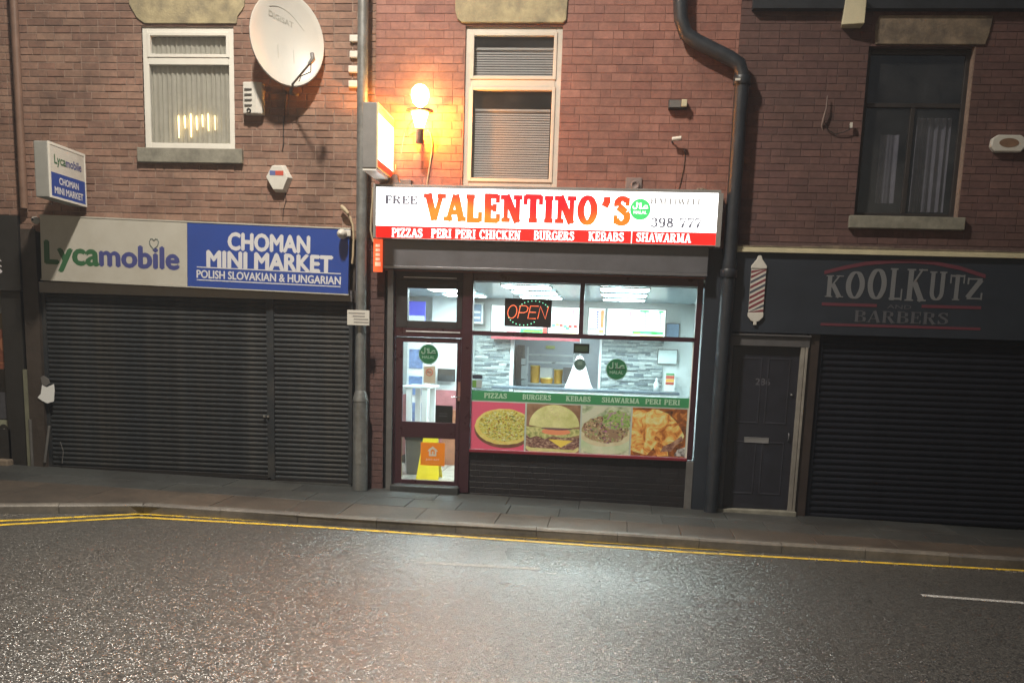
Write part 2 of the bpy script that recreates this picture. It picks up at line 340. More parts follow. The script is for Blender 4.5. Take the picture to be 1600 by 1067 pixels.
# glyph: width, thick strokes, thin strokes, foot/head serifs (x, y), little upright serifs (x, y0, y1)
GL = {
 'A': (.80, [[(.42,.98),(.68,.0)]], [[(.12,.0),(.40,.98)],[(.22,.33),(.6,.33)]], [(.12,0),(.68,0)], []),
 'B': (.76, [[(.2,0),(.2,1)],[(.56,.86),(.6,.74),(.56,.62)],[(.6,.42),(.65,.26),(.6,.12)]], [[(.08,.95),(.44,.95),(.56,.86)],[(.56,.62),(.44,.53),(.2,.53)],[(.44,.53),(.6,.42)],[(.6,.12),(.46,.05),(.08,.05)]], [], []),
 'C': (.76, [arc(.42,.5,.29,.42,122,238,10)], [arc(.42,.5,.29,.45,40,130,7), arc(.42,.5,.29,.45,230,320,7)], [], [(.66,.62,.95)]),
 'E': (.70, [[(.2,0),(.2,1)]], [[(.06,.95),(.6,.95)],[(.2,.52),(.48,.52)],[(.06,.05),(.62,.05)]], [], [(.6,.7,1),(.48,.38,.66),(.62,0,.3)]),
 'F': (.66, [[(.2,0),(.2,1)]], [[(.06,.95),(.58,.95)],[(.2,.52),(.48,.52)]], [(.2,0)], [(.58,.7,1),(.48,.38,.66)]),
 'G': (.82, [arc(.42,.5,.29,.42,122,238,10),[(.68,.05),(.68,.45)]], [arc(.42,.5,.29,.45,40,130,7), arc(.42,.5,.29,.45,230,310,7),[(.5,.45),(.8,.45)]], [], [(.66,.65,.95)]),
 'H': (.88, [[(.2,0),(.2,1)],[(.68,0),(.68,1)]], [[(.2,.52),(.68,.52)]], [(.2,0),(.2,1),(.68,0),(.68,1)], []),
 'I': (.42, [[(.21,0),(.21,1)]], [], [(.21,0),(.21,1)], []),
 'K': (.86, [[(.2,0),(.2,1)],[(.36,.58),(.7,0)]], [[(.2,.38),(.64,1)]], [(.2,0),(.2,1),(.66,1),(.7,0)], []),
 'L': (.68, [[(.2,0),(.2,1)]], [[(.06,.05),(.6,.05)]], [(.2,1)], [(.6,0,.36)]),
 'M': (1.02, [[(.82,0),(.82,1)],[(.2,1),(.51,.1)]], [[(.2,0),(.2,1)],[(.51,.1),(.82,1)]], [(.2,0),(.2,1),(.82,0),(.82,1)], []),
 'N': (.88, [[(.2,1),(.68,0)]], [[(.2,0),(.2,1)],[(.68,0),(.68,1)]], [(.2,0),(.16,1),(.68,1)], []),
 'O': (.80, [arc(.4,.5,.27,.43,122,238,10), arc(.4,.5,.27,.43,-58,58,10)], [arc(.4,.5,.27,.45,45,135,8), arc(.4,.5,.27,.45,225,315,8)], [], []),
 'P': (.70, [[(.2,0),(.2,1)],[(.56,.88),(.6,.72),(.56,.56)]], [[(.06,.95),(.44,.95),(.56,.88)],[(.56,.56),(.44,.48),(.2,.48)]], [(.2,0)], []),
 'R': (.82, [[(.2,0),(.2,1)],[(.56,.88),(.6,.74),(.56,.6)],[(.42,.5),(.68,0)]], [[(.06,.95),(.44,.95),(.56,.88)],[(.56,.6),(.44,.52),(.2,.52)]], [(.2,0),(.7,0)], []),
 'S': (.68, [[(.2,.66),(.34,.56),(.5,.44)]], [arc(.36,.74,.2,.21,30,200,9), [(.5,.44),(.56,.36)]+arc(.34,.26,.22,.21,10,-160,9)], [], [(.56,.68,.98),(.11,.02,.34)]),
 'T': (.78, [[(.39,0),(.39,1)]], [[(.06,.95),(.72,.95)]], [(.39,0)], [(.08,.66,1),(.70,.66,1)]),
 'U': (.86, [[(.2,1),(.2,.3)]], [[(.68,1),(.68,.3)]+arc(.44,.3,.24,.25,0,-180,10)], [(.2,1),(.68,1)], []),
 'V': (.80, [[(.12,1),(.40,.02)]], [[(.40,.02),(.68,1)]], [(.12,1),(.68,1)], []),
 'W': (1.12, [[(.12,1),(.36,.02)],[(.56,.9),(.78,.02)]], [[(.36,.02),(.56,.9)],[(.78,.02),(1.0,1)]], [(.12,1),(1.0,1),(.56,.95)], []),
 'Z': (.72, [[(.58,.92),(.12,.08)]], [[(.1,.95),(.62,.95)],[(.1,.05),(.64,.05)]], [], [(.1,.7,1),(.64,0,.32)]),
 "'": (.56, [[(.32,1),(.34,.84),(.24,.64)]], [], [], []),
 '3': (.66, [arc(.34,.28,.2,.22,-60,60,6)], [arc(.32,.74,.18,.2,160,-60,9), [(.4,.52),(.28,.52)], arc(.32,.28,.22,.23,60,-160,11)], [], []),
 '7': (.64, [[(.34,.4),(.24,0)]], [[(.08,.95),(.58,.95),(.34,.4)]], [], [(.09,.76,1)]),
 '8': (.68, [[(.22,.64),(.46,.42)]], [arc(.34,.74,.16,.2,0,360,16), arc(.34,.27,.21,.23,0,360,16)], [], []),
 '9': (.68, [arc(.34,.68,.21,.27,120,240,7)], [arc(.34,.68,.21,.27,240,480,12), [(.55,.68),(.53,.35)]+arc(.33,.28,.2,.24,10,-140,8)], [], []),
 '-': (.4, [], [[(.05,.4),(.35,.4)]], [], []), ' ': (.45, [], [], [], []),
}
def slab_text(txt, x0, x1, z0, z1, y, mat, parent, thick=.17, thin=.10, serif=.11, sw=.15, name='lettering', sp=0.0, depth=.002):
    mb = MB(); W_ = sum(GL[c][0]+sp for c in txt); sx = (x1-x0)/W_; sz = z1-z0; lay = 0
    def q(x, z): return (x0+x*sx, z0+z*sz)
    def ribbon(P_, w, lay):
        n = len(P_)
        ext = [Vector(p) for p in P_]
        L_, R_ = [], []
        for i in range(n):
            a = ext[max(i-1,0)]; b = ext[min(i+1,n-1)]; t = (b-a)
            t = Vector((t.x*sx, t.y*sz)).normalized(); nn = Vector((-t.y, t.x))
            # widths are in x units of the glyph so that tall condensed letters keep heavy stems
            ww = w if n < 5 else thin+(thick-thin)*abs(nn.x)**1.6
            wx = ww*math.hypot(sx*nn.x, min(sz, sx*1.25)*nn.y)/2
            c = Vector(q(*P_[i])); L_.append(c+nn*wx); R_.append(c-nn*wx)
        for i in range(n-1):
            mb.prism([tuple(L_[i]), tuple(R_[i]), tuple(R_[i+1]), tuple(L_[i+1])], y-depth-lay, y)
    cx = 0; k = 0
    for c in txt:
        w, T_, t_, se, us = GL[c]; k = 0
        for st in T_: ribbon([(cx+a, b) for a, b in st], thick, k*.00025); k += 1
        for st in t_: ribbon([(cx+a, b) for a, b in st], thin, k*.00025); k += 1
        for (a, b) in se:
            yy = serif/2 if b < .5 else b-serif/2
            h = serif
            mb.prism([q(cx+a-sw, yy-h/2), q(cx+a+sw, yy-h/2), q(cx+a+sw, yy+h/2), q(cx+a-sw, yy+h/2)], y-depth-k*.00025, y); k += 1
        for (a, b0, b1) in us:
            mb.prism([q(cx+a-thin*.45, b0), q(cx+a+thin*.45, b0), q(cx+a+thin*.45, b1), q(cx+a-thin*.45, b1)], y-depth-k*.00025, y); k += 1
        cx += w+sp
    return mb.build(name, mat, parent)
def sans(txt, x0, x1, z0, z1, y, mat, parent, bold=.02, name='lettering', shear=0, ext=.001, fix=None):
    cu = bpy.data.curves.new('t', 'FONT'); cu.body = txt; cu.size = 1; cu.offset = 0; cu.extrude = 0; cu.resolution_u = 3; cu.shear = shear
    to = bpy.data.objects.new('t', cu); C.objects.link(to); dg = bpy.context.evaluated_depsgraph_get(); dg.update()
    me = bpy.data.meshes.new_from_object(to.evaluated_get(dg)); bpy.data.objects.remove(to)
    if not len(me.vertices): return None
    xs = [v.co.x for v in me.vertices]; ys = [v.co.y for v in me.vertices]
    ax, bx, ay, by = min(xs), max(xs), min(ys), max(ys)
    if fix: ay, by = fix                                # cap range, so descenders hang below z0
    off = wpos(parent) if parent else Vector((0,0,0))
    for v in me.vertices:
        X = x0+(v.co.x-ax)/(bx-ax)*(x1-x0); Z = z0+(v.co.y-ay)/(by-ay)*(z1-z0)
        v.co = (X-off.x, y-off.y, Z-off.z)
    me.materials.clear(); me.materials.append(mat); me.name = name; me.polygons.foreach_set('use_smooth', [False]*len(me.polygons))
    if bold > .012:                                    # heavier face: the outline laid several times, a hair apart
        vv = [tuple(v.co) for v in me.vertices]; ff = [tuple(p.vertices) for p in me.polygons]; k = len(vv); d = bold*.9*(x1-x0)/(bx-ax); dz = bold*.7*(z1-z0)/(by-ay)
        sh = [(0,0), (-d,0), (d,0), (0,-dz), (0,dz)]
        me2 = bpy.data.meshes.new(name)
        me2.from_pydata([(x+a, yv-i*.00025, z+b) for i, (a, b) in enumerate(sh) for x, yv, z in vv], [], [tuple(q+j*k for q in f) for j in range(5) for f in ff]); me2.materials.append(mat); me = me2
    o = bpy.data.objects.new(name, me); C.objects.link(o); o.parent = parent
    return o

# ------------------------------------------------------------------ brickwork
def cut(iv, a, b):
    out = []
    for p, q in iv:
        if b <= p or a >= q: out.append((p, q)); continue
        if a > p: out.append((p, a))
        if b < q: out.append((b, q))
    return out
UNIT = {}
def unit_brick(mat):
    if mat.name not in UNIT:
        UNIT[mat.name] = [MB().cbox(-.5,.5,-.5,.5,-.5,.5,c=.03).mesh('brick', mat) for _ in range(1)]
    return UNIT[mat.name][0]
def brickwork(parent, x0, x1, z0, z1, openings, mat, mortar, course, length, joint, y=0.0, focus=(0,4), limit=300, wob=.002, wallname='wall', depth=.24):
    # backing wall with openings, bricks standing a few millimetres proud of it
    xs = sorted({x0, x1, *[min(max(v, x0), x1) for o in openings for v in o[:2]]}); zs = sorted({z0, z1, *[min(max(v, z0), z1) for o in openings for v in o[2:]]})
    mb = MB()
    for a, b in zip(xs, xs[1:]):
        for c, d in zip(zs, zs[1:]):
            mx, mz = (a+b)/2, (c+d)/2
            if any(o[0] < mx < o[1] and o[2] < mz < o[3] for o in openings): continue
            mb.box(a, b, y, y+depth, c, d)
    mb.build(wallname, mortar, parent)
    bl = []; r = random.Random(int(x0*100)+5); k = 0; z = z0
    while z < z1-.02:
        h = course-joint; iv = [(x0, x1)]
        for o in openings:
            if o[2] < z+h*.8 and o[3] > z+h*.2: iv = cut(iv, o[0], o[1])
        x = x0 - (length/2 if k % 2 else 0) - (length*.25 if k % 5 == 0 else 0)
        while x < x1:
            L_ = length*.5 if r.random() < .1 else length
            for p, q in iv:
                a, b = max(x+joint/2, p), min(x+L_-joint/2, q)
                if b-a > .03: bl.append(((a+b)/2, z+course/2, b-a, h, r.uniform(.004, .004+wob*1.6), r.uniform(-1,1)))
            x += L_
        z += course; k += 1
    bl.sort(key=lambda t: (t[0]-focus[0])**2+(t[1]-focus[1])**2)
    me = unit_brick(mat); off = wpos(parent)
    for cx, cz, L_, h, pr, w in bl[:limit]:
        o = bpy.data.objects.new('brick', me); C.objects.link(o); o.parent = parent
        o.location = (cx-off.x, y-pr/2-off.y+.02, cz-off.z); o.scale = (L_, pr+.04, h); o.rotation_euler = (0, w*.004, 0)
    rest = bl[limit:]
    if rest:
        mb = MB()
        for cx, cz, L_, h, pr, w in rest: mb.cbox(cx-L_/2, cx+L_/2, y-pr, y+.03, cz-h/2, cz+h/2, c=.002)
        kind(mb.build('brickwork', mat, parent), 'stuff')

# ================================================================== GROUND
KB = [on_pav(0,790), on_pav(144,789.5), on_pav(223,788), on_pav(500,806), on_pav(800,827), on_pav(1070,845), on_pav(1285,857), on_pav(1600,874)]
KB = [(p.x, p.y) for p in KB]
r_ = ((KB[-1][0]-KB[3][0]), (KB[-1][1]-KB[3][1]))
sl = (KB[0][1]-KB[2][1])/(KB[0][0]-KB[2][0])
K = [(-30, KB[2][1]+sl*(-30-KB[2][0])), (-7.5, KB[2][1]+sl*(-7.5-KB[2][0])), KB[2], KB[3], (30, KB[3][1]+r_[1]/r_[0]*(30-KB[3][0]))]
def kerb_y(x):
    for (a, b), (c, d) in zip(K, K[1:]):
        if a <= x <= c: return b+(d-b)*(x-a)/(c-a)
    return K[-1][1]
mb = MB(); n = 60
xs = [-60+120*i/n for i in range(n+1)]
mb.add([(x, -60, zroad(x)) for x in xs]+[(x, 8 if abs(x) > 29 else kerb_y(x)+.05, zroad(x)) for x in xs], [(i, i+1, n+2+i, n+1+i) for i in range(n)])
kind(mb.build('road', M['asphalt'], loc=(0,-10,0)), 'structure')
# ground under the buildings
kind(MB().add([(-60,-1.0,zg(-60)-.19),(60,-1.0,zg(60)-.19),(60,60,zg(60)-.19),(-60,60,zg(-60)-.19)], [(0,1,2,3)]).build('ground', M['joint'], loc=(0,20,0)), 'structure')

pav = thing('pavement', 'x', 'x', (0,-1,zg(0))); del pav['label']; del pav['category']; kind(pav, 'structure')
KW = .13
mb = MB(); vs = []; fs = []
xs = [-12+i*.5 for i in range(49)]
for x in xs: vs += [(x, kerb_y(x)+.02, zpav(x, kerb_y(x))-.02), (x, .3, zpav(x, .3)-.02)]
mb.add(vs, [(2*i, 2*i+2, 2*i+3, 2*i+1) for i in range(len(xs)-1)])
mb.build('joint_bed', M['joint'], pav)
rr = random.Random(3)
def slab(x0, x1, ya, yb, m, parent, g=.003, name='paving_slab', t=.05):
    """ya, yb: functions or numbers for the road-side and wall-side edges"""
    fa = ya if callable(ya) else (lambda x: ya); fb = yb if callable(yb) else (lambda x: yb)
    dz = rr.uniform(-.003, .003); x0 += g; x1 -= g; c = .005
    P_ = [(x0, fa(x0)+g), (x1, fa(x1)+g), (x1, fb(x1)-g), (x0, fb(x0)-g)]
    Q_ = [(x0+c, fa(x0)+g+c), (x1-c, fa(x1)+g+c), (x1-c, fb(x1)-g-c), (x0+c, fb(x0)-g-c)]
    mb = MB()
    mb.add([(x, y, zpav(x, y)-t) for x, y in P_]+[(x, y, zpav(x, y)-.004+dz) for x, y in P_]+[(x, y, zpav(x, y)+dz) for x, y in Q_],
           [(0,1,5,4),(1,2,6,5),(2,3,7,6),(3,0,4,7),(4,5,9,8),(5,6,10,9),(6,7,11,10),(7,4,8,11),(8,9,10,11)])
    return mb.build(name, m, parent)
rows = [(-.62, .06, .92, M['slab']), (-1.22, -.62, .62, M['slab'])]
for i, (ya, yb, L_, m) in enumerate(rows):
    x = -9.6+i*.3
    while x < 9: slab(x, x+L_, ya, yb, m, pav); x += L_
x = -9.4
while x < 9:
    L_ = .6 if rr.random() < .3 else .9
    slab(x, x+L_, lambda X: min(-1.4, kerb_y(X)+KW), -1.22, M['slab_b'], pav); x += L_
kb = thing('kerb', 'x', 'x', (0,-2.4,zroad(0))); del kb['label']; del kb['category']; kind(kb, 'structure')
def kerb_run(a, b):
    a, b = Vector((*a, 0)), Vector((*b, 0)); d = (b-a); L_ = d.length; d.normalize(); nn = Vector((-d.y, d.x, 0)); s = 0
    while s < L_:
        e = min(s+.9, L_); g = .0025; p = a+d*(s+g); q = a+d*(e-g); c = .018; h = rr.uniform(-.004, .004)
        prof = [(0, -.14), (0, -c), (c, 0), (KW-.004, 0), (KW-.004, -.14)]
        vs = []
        for w in (p, q):
            for o_, z_ in prof:
                v = w+nn*o_; vs.append((v.x, v.y, zpav(v.x, v.y)+z_+h+.003))
        k = len(prof)
        mb = MB().add(vs, [(i, i+1, i+1+k, i+k) for i in range(k-1)]+[tuple(range(k)), tuple(range(2*k-1, k-1, -1))])
        mb.build('kerb_stone', M['kerb'], kb); s = e
kerb_run((-11, kerb_y(-11)), K[2]); kerb_run(K[2], (9, kerb_y(9)))
def road_line(name, pts, w, m, up=.004):
    """a painted band on the road, following ground points; w is its width towards the camera"""
    vs = []; P_ = [Vector((p[0], p[1], 0)) for p in pts]
    for i, p in enumerate(P_):
        d = (P_[min(i+1, len(P_)-1)]-P_[max(i-1, 0)]).normalized(); nn = Vector((d.y, -d.x, 0))
        for s_ in (-.5, .5):
            v = p+nn*w*s_; vs.append((v.x, v.y, zroad(v.x)+up))
    return kind(MB().add(vs, [(2*i, 2*i+1, 2*i+3, 2*i+2) for i in range(len(P_)-1)]).build(name, m), 'structure')
for off in (0, 1):
    A = [on_road(0, 814+off*6.2), on_road(218, 803+off*5.2), on_road(500, 818+off*5.6), on_road(1070, 856+off*6.4), on_road(1600, 883.5+off*8)]
    A = [(p.x, p.y) for p in A]
    a0 = (A[0][0]+(A[0][0]-A[1][0])*1.5, A[0][1]+(A[0][1]-A[1][1])*1.5); a1 = (A[-1][0]+(A[-1][0]-A[-2][0])*1.5, A[-1][1]+(A[-1][1]-A[-2][1])*1.5)
    road_line('yellow_road_line', [a0]+A+[a1], .095, M['yellow'])
for a, b, e, f in ((655,879,845,889), (1440,930,1600,942)):
    A = [on_road(a, b), on_road((a+e)/2, (b+f)/2), on_road(e, f)]; road_line('white_road_line', [(p.x, p.y) for p in A], .09, M['white_line'])
# grit and litter in the gutter
mb = MB()
for i in range(260):
    x = rr.uniform(-7.5, 6); y = kerb_y(x)-abs(rr.gauss(0, .12))-.02; s_ = rr.uniform(.004, .014); z = zroad(x)
    mb.box(x-s_, x+s_*rr.uniform(.6,2), y-s_, y+s_, z, z+s_*.6)
kind(mb.build('gutter_grit', pm('pale_grit', (.2,.18,.15), .8)), 'stuff')
for i, (px, py) in enumerate(((1382,868),(1396,869))):
    p = on_road(px, py); z = zroad(p.x)
    tag(MB().add([(p.x-.03,p.y-.02,z+.004),(p.x+.03,p.y-.03,z+.012),(p.x+.035,p.y+.02,z+.03),(p.x-.02,p.y+.03,z+.01),(p.x,p.y,z+.035)], [(0,1,4),(1,2,4),(2,3,4),(3,0,4)]).build('litter', M['white_pl']),
        ['scrap of white litter in the gutter, the left one of two before the black shutter', 'scrap of white litter in the gutter, the right one of two before the black shutter'][i], 'litter')

# ================================================================== MINI MARKET BUILDING (left)
XL, XM, XB, XR = -7.93, -3.17, 1.24, 9.0          # party lines between the houses
TOP = 7.0
wl = rc(222.5, 43, 369, 235, .03)                 # left upstairs window
mk = thing('mini_market_building', 'red brick building with closed grey shop shutter below a white framed window', 'building', (-5.5,0,0))
brickwork(mk, XL, XM, 3.22, TOP, [wl], M['brick_m'], M['mortar_m'], .087, .235, .013, focus=(-4.2,3.9), wob=.0045)
# stone head and sill
hz = pt(300, 38).z
mb = MB(); a = pt(203, 0); b_ = pt(386, 0)
mb.prism([(a.x-.03,hz+.62),(a.x,hz+.22),(a.x+.03,hz+.17),(a.x+.07,hz+.1),(a.x+.1,hz+.06),(a.x+.19,hz),(b_.x-.13,hz),(b_.x-.12,hz+.08),(b_.x-.06,hz+.15),(b_.x-.03,hz+.2),(b_.x+.02,hz+.6)], -.03, .2)
mb.build('lintel', M['stone'], mk, bevel=.006)
s0 = rc(215, 237, 379, 256, -.05)
MB().box(s0[0], s0[1], -.07, .15, s0[2], wl[2]).build('sill', M['sill'], mk, bevel=.008)
def window(parent, rect, y, frame_m, fw, split, glass_m, lower_in=0, label=None, gd=.03):
    """frame, transom bar, two panes"""
    x0, x1, z0, z1 = rect
    w = MB(); w.ring(x0, x1, z0, z1, fw, y, y+.07); w.cbox(x0+fw, x1-fw, y-.004, y+.07, split-fw*.62, split+fw*.5)
    o = w.build('window', frame_m, parent)
    c = MB(); sw = fw*.55
    c.ring(x0+fw*.85, x1-fw*.85, split+fw*.5, z1-fw*.85, sw, y-.016, y+.05)
    c.build('casement', frame_m, o)
    if lower_in:
        MB().ring(x0+fw*.85, x1-fw*.85, z0+fw*.7, split-fw*.62, sw, y-.016, y+.05).build('casement', frame_m, o)
    MB().box(x0+fw, x1-fw, y+gd, y+gd+.004, split+fw*.5, z1-fw).build('pane', glass_m, o)
    MB().box(x0+fw, x1-fw, y+gd, y+gd+.004, z0+fw, split-fw*.62).build('pane', glass_m, o)
    return o
def room_box(parent, rect, y, d=1.0, m=None, name='room_lining'):
    x0, x1, z0, z1 = rect; mb = MB(); t = .02; m = m or M['dark_room']
    mb.box(x0-.3, x1+.3, y+d, y+d+t, z0-.3, z1+.3); mb.box(x0-.32, x0-.3, y, y+d, z0-.3, z1+.3); mb.box(x1+.3, x1+.32, y, y+d, z0-.3, z1+.3)
    mb.box(x0-.3, x1+.3, y, y+d, z0-.32, z0-.3); mb.box(x0-.3, x1+.3, y, y+d, z1+.3, z1+.32)
    return mb.build(name, m, parent)
window(mk, wl, .02, M['upvc'], .075, pt(298, 96, .03).z, M['glass_up'])
room_box(mk, wl, .26)
def curtain(parent, x0, x1, z0, z1, y, amp, waves, m, seed=0, name='curtain', bow=0):
    r = random.Random(seed); vs = []; nx, nz = int(waves*10), 14
    ph = [r.uniform(0,6) for _ in range(4)]
    for j in range(nz+1):
        v = j/nz
        for i in range(nx+1):
            u = i/nx; a = amp*(1-.35*v)
            yy = y+a*math.sin(u*waves*2*PI+ph[0]+.5*math.sin(u*9+ph[1])+.3*v)+a*.4*math.sin(u*waves*3.3*PI+ph[2])
            vs.append((x0+(x1-x0)*u+bow*math.sin(v*PI)*(1-u), yy, z0+(z1-z0)*v))
    mb = MB().add(vs, [(j*(nx+1)+i, j*(nx+1)+i+1, (j+1)*(nx+1)+i+1, (j+1)*(nx+1)+i) for j in range(nz) for i in range(nx)], True)
    o = mb.build(name, m, parent); return o
tag(curtain(None, wl[0]+.06, wl[1]-.05, wl[2]+.06, wl[3]-.1, .105, .014, 17, M['curtain'], 1), 'pleated net curtain hanging in the white framed window over the mini market', 'curtain')
ca = thing('candle_arch', 'seven lit electric candles in an arch behind the net curtain', 'candle arch', (pt(308,225,.12).x,.06,wl[2]+.05))
bx = ca.location.x; bz = pt(300, 214, .12).z
mb = MB(); mb.box(bx-.3, bx+.3, .064, .08, wl[2]+.075, wl[2]+.085)
mb.build('base', M['curtain'], ca)
for i, (px, ya, yb) in enumerate(((281.5,182,217),(291,182,202),(300.5,179,216),(309.5,183,205),(318.5,181,200),(327.5,179,206),(338,182,205))):
    a = pt(px, ya, .12); b_ = pt(px+.8, yb, .12); w = .009 if i < 6 else .005
    MB().prism([(b_.x-w*.5,b_.z),(b_.x+w*.5,b_.z),(a.x+w,a.z-.04),(a.x+w*.4,a.z),(a.x-w*.4,a.z),(a.x-w,a.z-.04)], .064, .078).build('candle', M['candle'], ca)
    MB().box(b_.x-.003, b_.x+.003, .068, .074, wl[2]+.085, b_.z).build('stem', M['white_pl'], ca)

# downpipe at the far left
a = pt(22, 0, -.08)
mb = MB().tube([(a.x, -.09, 7), (a.x, -.09, 3.5)], .05, 14)
dp = mb.build('drainpipe', M['pipe_b'], loc=(a.x,-.09,3.5)); tag(dp, 'brown iron drainpipe down the brick at the far left edge', 'drainpipe')

# shopfront of the mini market
x0, x1 = -7.72, -3.46
zb = zg(-5.5)
fr = MB(); fr.box(XL, x0, -.02, .3, zg(XL)-.1, 3.25); fr.box(x0, XM-.22, .14, .3, 2.44, 3.25)
fr.build('shopfront_surround', pm('grimy_brown_paint', (.045,.034,.027), .6, .3, 4, .4, 30, dirt=(.07,.055,.045)), mk)
MB().box(x0, x1, .0, .14, 2.44, 2.58).build('shutter_box', M['charcoal'], mk)
shx = pt(425, 600, .1).x
def roller(parent, xa, xb, z0, z1, y, m, pitch=.077, name='roller_shutter', tiltx=0):
    """interlocking curved slats, one object each"""
    g = MB().box(xa-.05, xb+.05, y-.03, y+.05, z1+.001, z1+.03).build(name, m, parent); off = wpos(parent)
    for ga in (xa-.05, xb): MB().box(ga, ga+.05, y-.035, y+.05, z0, z1).build('guide_rail', m, g)
    prof = [(.0, .0), (-.004, .006), (-.012, .02), (-.016, .036), (-.012, .054), (-.004, .067), (.006, .0695), (.006, .0765), (.02, .0765), (.02, 0)]
    me = MB(); L_ = xb-xa; k = len(prof)
    sc = pitch/.077
    vs = [(0, p, q*sc) for p, q in prof]+[(L_, p, q*sc) for p, q in prof]
    me.add(vs, [(i, (i+1) % k, (i+1) % k+k, i+k) for i in range(k)]); me = me.mesh('slat', m)
    z = z1-pitch; c = 0
    while z > z0-pitch*.6:
        o = bpy.data.objects.new('slat', me); C.objects.link(o); o.parent = g
        o.location = (xa-off.x, y-off.y+random.uniform(-.0012,.0012), z-off.z); o.rotation_euler = (random.uniform(-.04,.04), random.uniform(-.0008,.0008), 0); z -= pitch; c += 1
    return g
roller(mk, x0+.05, shx-.05, zg(-6)+.02, 2.45, .08, M['shutter'], .0625)
roller(mk, shx+.05, x1-.05, zg(-4)+.03, 2.45, .07, M['shutter'], .0625)
MB().box(x0, x1, -.01, .25, zg(x0)-.15, zg(-5)+.0).build('threshold', M['slab'], mk)
# bottom rail and lock
MB().box(x0+.05, shx-.05, .055, .1, zg(-5.8)+.0, zg(-5.8)+.05).build('bottom_rail', M['black'], mk)
MB().box(shx+.05, x1-.05, .045, .09, zg(-4)+.0, zg(-4)+.05).build('bottom_rail', M['black'], mk)
lk = pt(418, 650, .05); MB().box(lk.x-.05, lk.x-.02, .02, .05, lk.z-.015, lk.z+.012).box(lk.x+.0, lk.x+.03, .02, .05, lk.z-.015, lk.z+.012).build('lock', M['galv'], mk)
# interior dark behind
MB().box(XL, XM-.2, .3, .5, -.2, 3.2).build('back_wall', M['dark_room'], mk)

# fascia sign: two panels, hung slightly out of level
tl = pt(62, 337.5, -.1); tr = pt(546, 358.5, -.1); bl_ = pt(53, 437, -.1)
ang = math.atan2(tl.z-tr.z, tr.x-tl.x)
H_ = .80; Lw = (tr-tl).length
fs = thing('shop_fascia_sign', 'long grey and blue mini market fascia sign above the grey shutter', 'sign', (tl.x, -.1, tl.z))
z1 = tl.z; z0 = z1-H_; xx = tl.x; xm_ = xx+(pt(293.5, 400, -.1).x-tl.x)
def boxp(x0, x1, y0, y1, z0, z1, name, m, par, bevel=0): return MB().box(x0, x1, y0, y1, z0, z1).build(name, m, par, bevel=bevel)
boxp(xx, xm_-.002, -.1, -.02, z0, z1, 'grey_panel', M['panel_w'], fs, .003); boxp(xm_+.002, xx+Lw, -.1, -.02, z0, z1, 'blue_panel', M['panel_bl'], fs, .003)
mb = MB(); mb.box(xx-.012, xx+Lw+.012, -.106, -.02, z1, z1+.016); mb.box(xx-.012, xx+Lw+.012, -.106, -.02, z0-.014, z0)
mb.build('trim', M['panel_w'], fs)
def fx(px): return pt(px, 400, -.1).x
zt = lambda px, py: pt(px, py, -.1).z + (pt(px, py, -.1).x-xx)*math.tan(ang)     # level height once the tilt is undone
cap = (0, .70)
sans('Lyca', fx(72), fx(155), zt(72,411), zt(72,376), -.101, M['ly_green'], fs, .045, fix=(0,.69))
sans('mobile', fx(157.5), fx(280), zt(157,415), zt(157,382), -.101, M['ly_blue'], fs, .045, fix=(0,.69))
hx, hz_ = fx(242), zt(242, 380)
mb = MB(); hp = [(0,-.085),(-.05,-.03),(-.062,.015),(-.045,.05),(-.02,.052),(0,.03),(.02,.052),(.045,.05),(.062,.015),(.05,-.03),(.012,-.068)]
mb.tube([(hx+a, -.103, hz_+b) for a, b in hp], .0055, 6); mb.build('heart_outline', flat('heart_grey', (.12,.16,.15)), fs)
sans('CHOMAN', fx(358), fx(484), zt(358,390), zt(358,364), -.101, M['white_let'], fs, .055)
sans('MINI MARKET', fx(325), fx(520), zt(325,417), zt(325,392), -.101, M['white_let'], fs, .055)
sans('POLISH SLOVAKIAN & HUNGARIAN', fx(308.5), fx(534), zt(309,434), zt(309,422), -.101, M['white_let'], fs, .035)
for py in (416.8, 436.8): boxp(fx(308.5), fx(534), -.1025, -.1, zt(309,py+1.2), zt(309,py-.3), 'rule', M['white_let'], fs)
fs.rotation_euler = (0, ang, 0)

def cam_dome(px, py, Y, label, r=.055):
    p = pt(px, py, Y); t = thing('security_camera', label, 'security camera', (p.x, Y+r, p.z), None)
    MB().lathe([(r*1.05,0),(r*1.05,-.02),(r*.98,-.03)], (p.x, Y+r, p.z), 'y').lathe([(r*.98,-.03),(r*.9,-.06),(r*.6,-.085),(r*.36,-.095)], (p.x, Y+r, p.z), 'y').build('dome', M['white_pl'], t)
    MB().lathe([(r*.4,-.09),(r*.3,-.105),(.001,-.11)], (p.x, Y+r, p.z), 'y').build('lens', M['dark_pl'], t)
    return t
cam_dome(54, 344, -.12, 'small white round camera on the left end of the grey mini market sign', .045)
p = pt(537, 366, -.2)
t = thing('floodlight', 'white egg shaped lamp fixed over the right end of the blue sign', 'lamp', (p.x, -.1, p.z))
mb = MB().lathe([(.001,-.1),(.03,-.09),(.055,-.05),(.062,0),(.055,.04),(.03,.07),(.001,.08)], (p.x-.02, -.2, p.z), 'y', 20); mb.build('lamp_body', M['white_pl'], t)
boxp(p.x-.03, p.x+.07, -.13, -.09, p.z-.02, p.z+.06, 'bracket', M['white_pl'], t, .01)
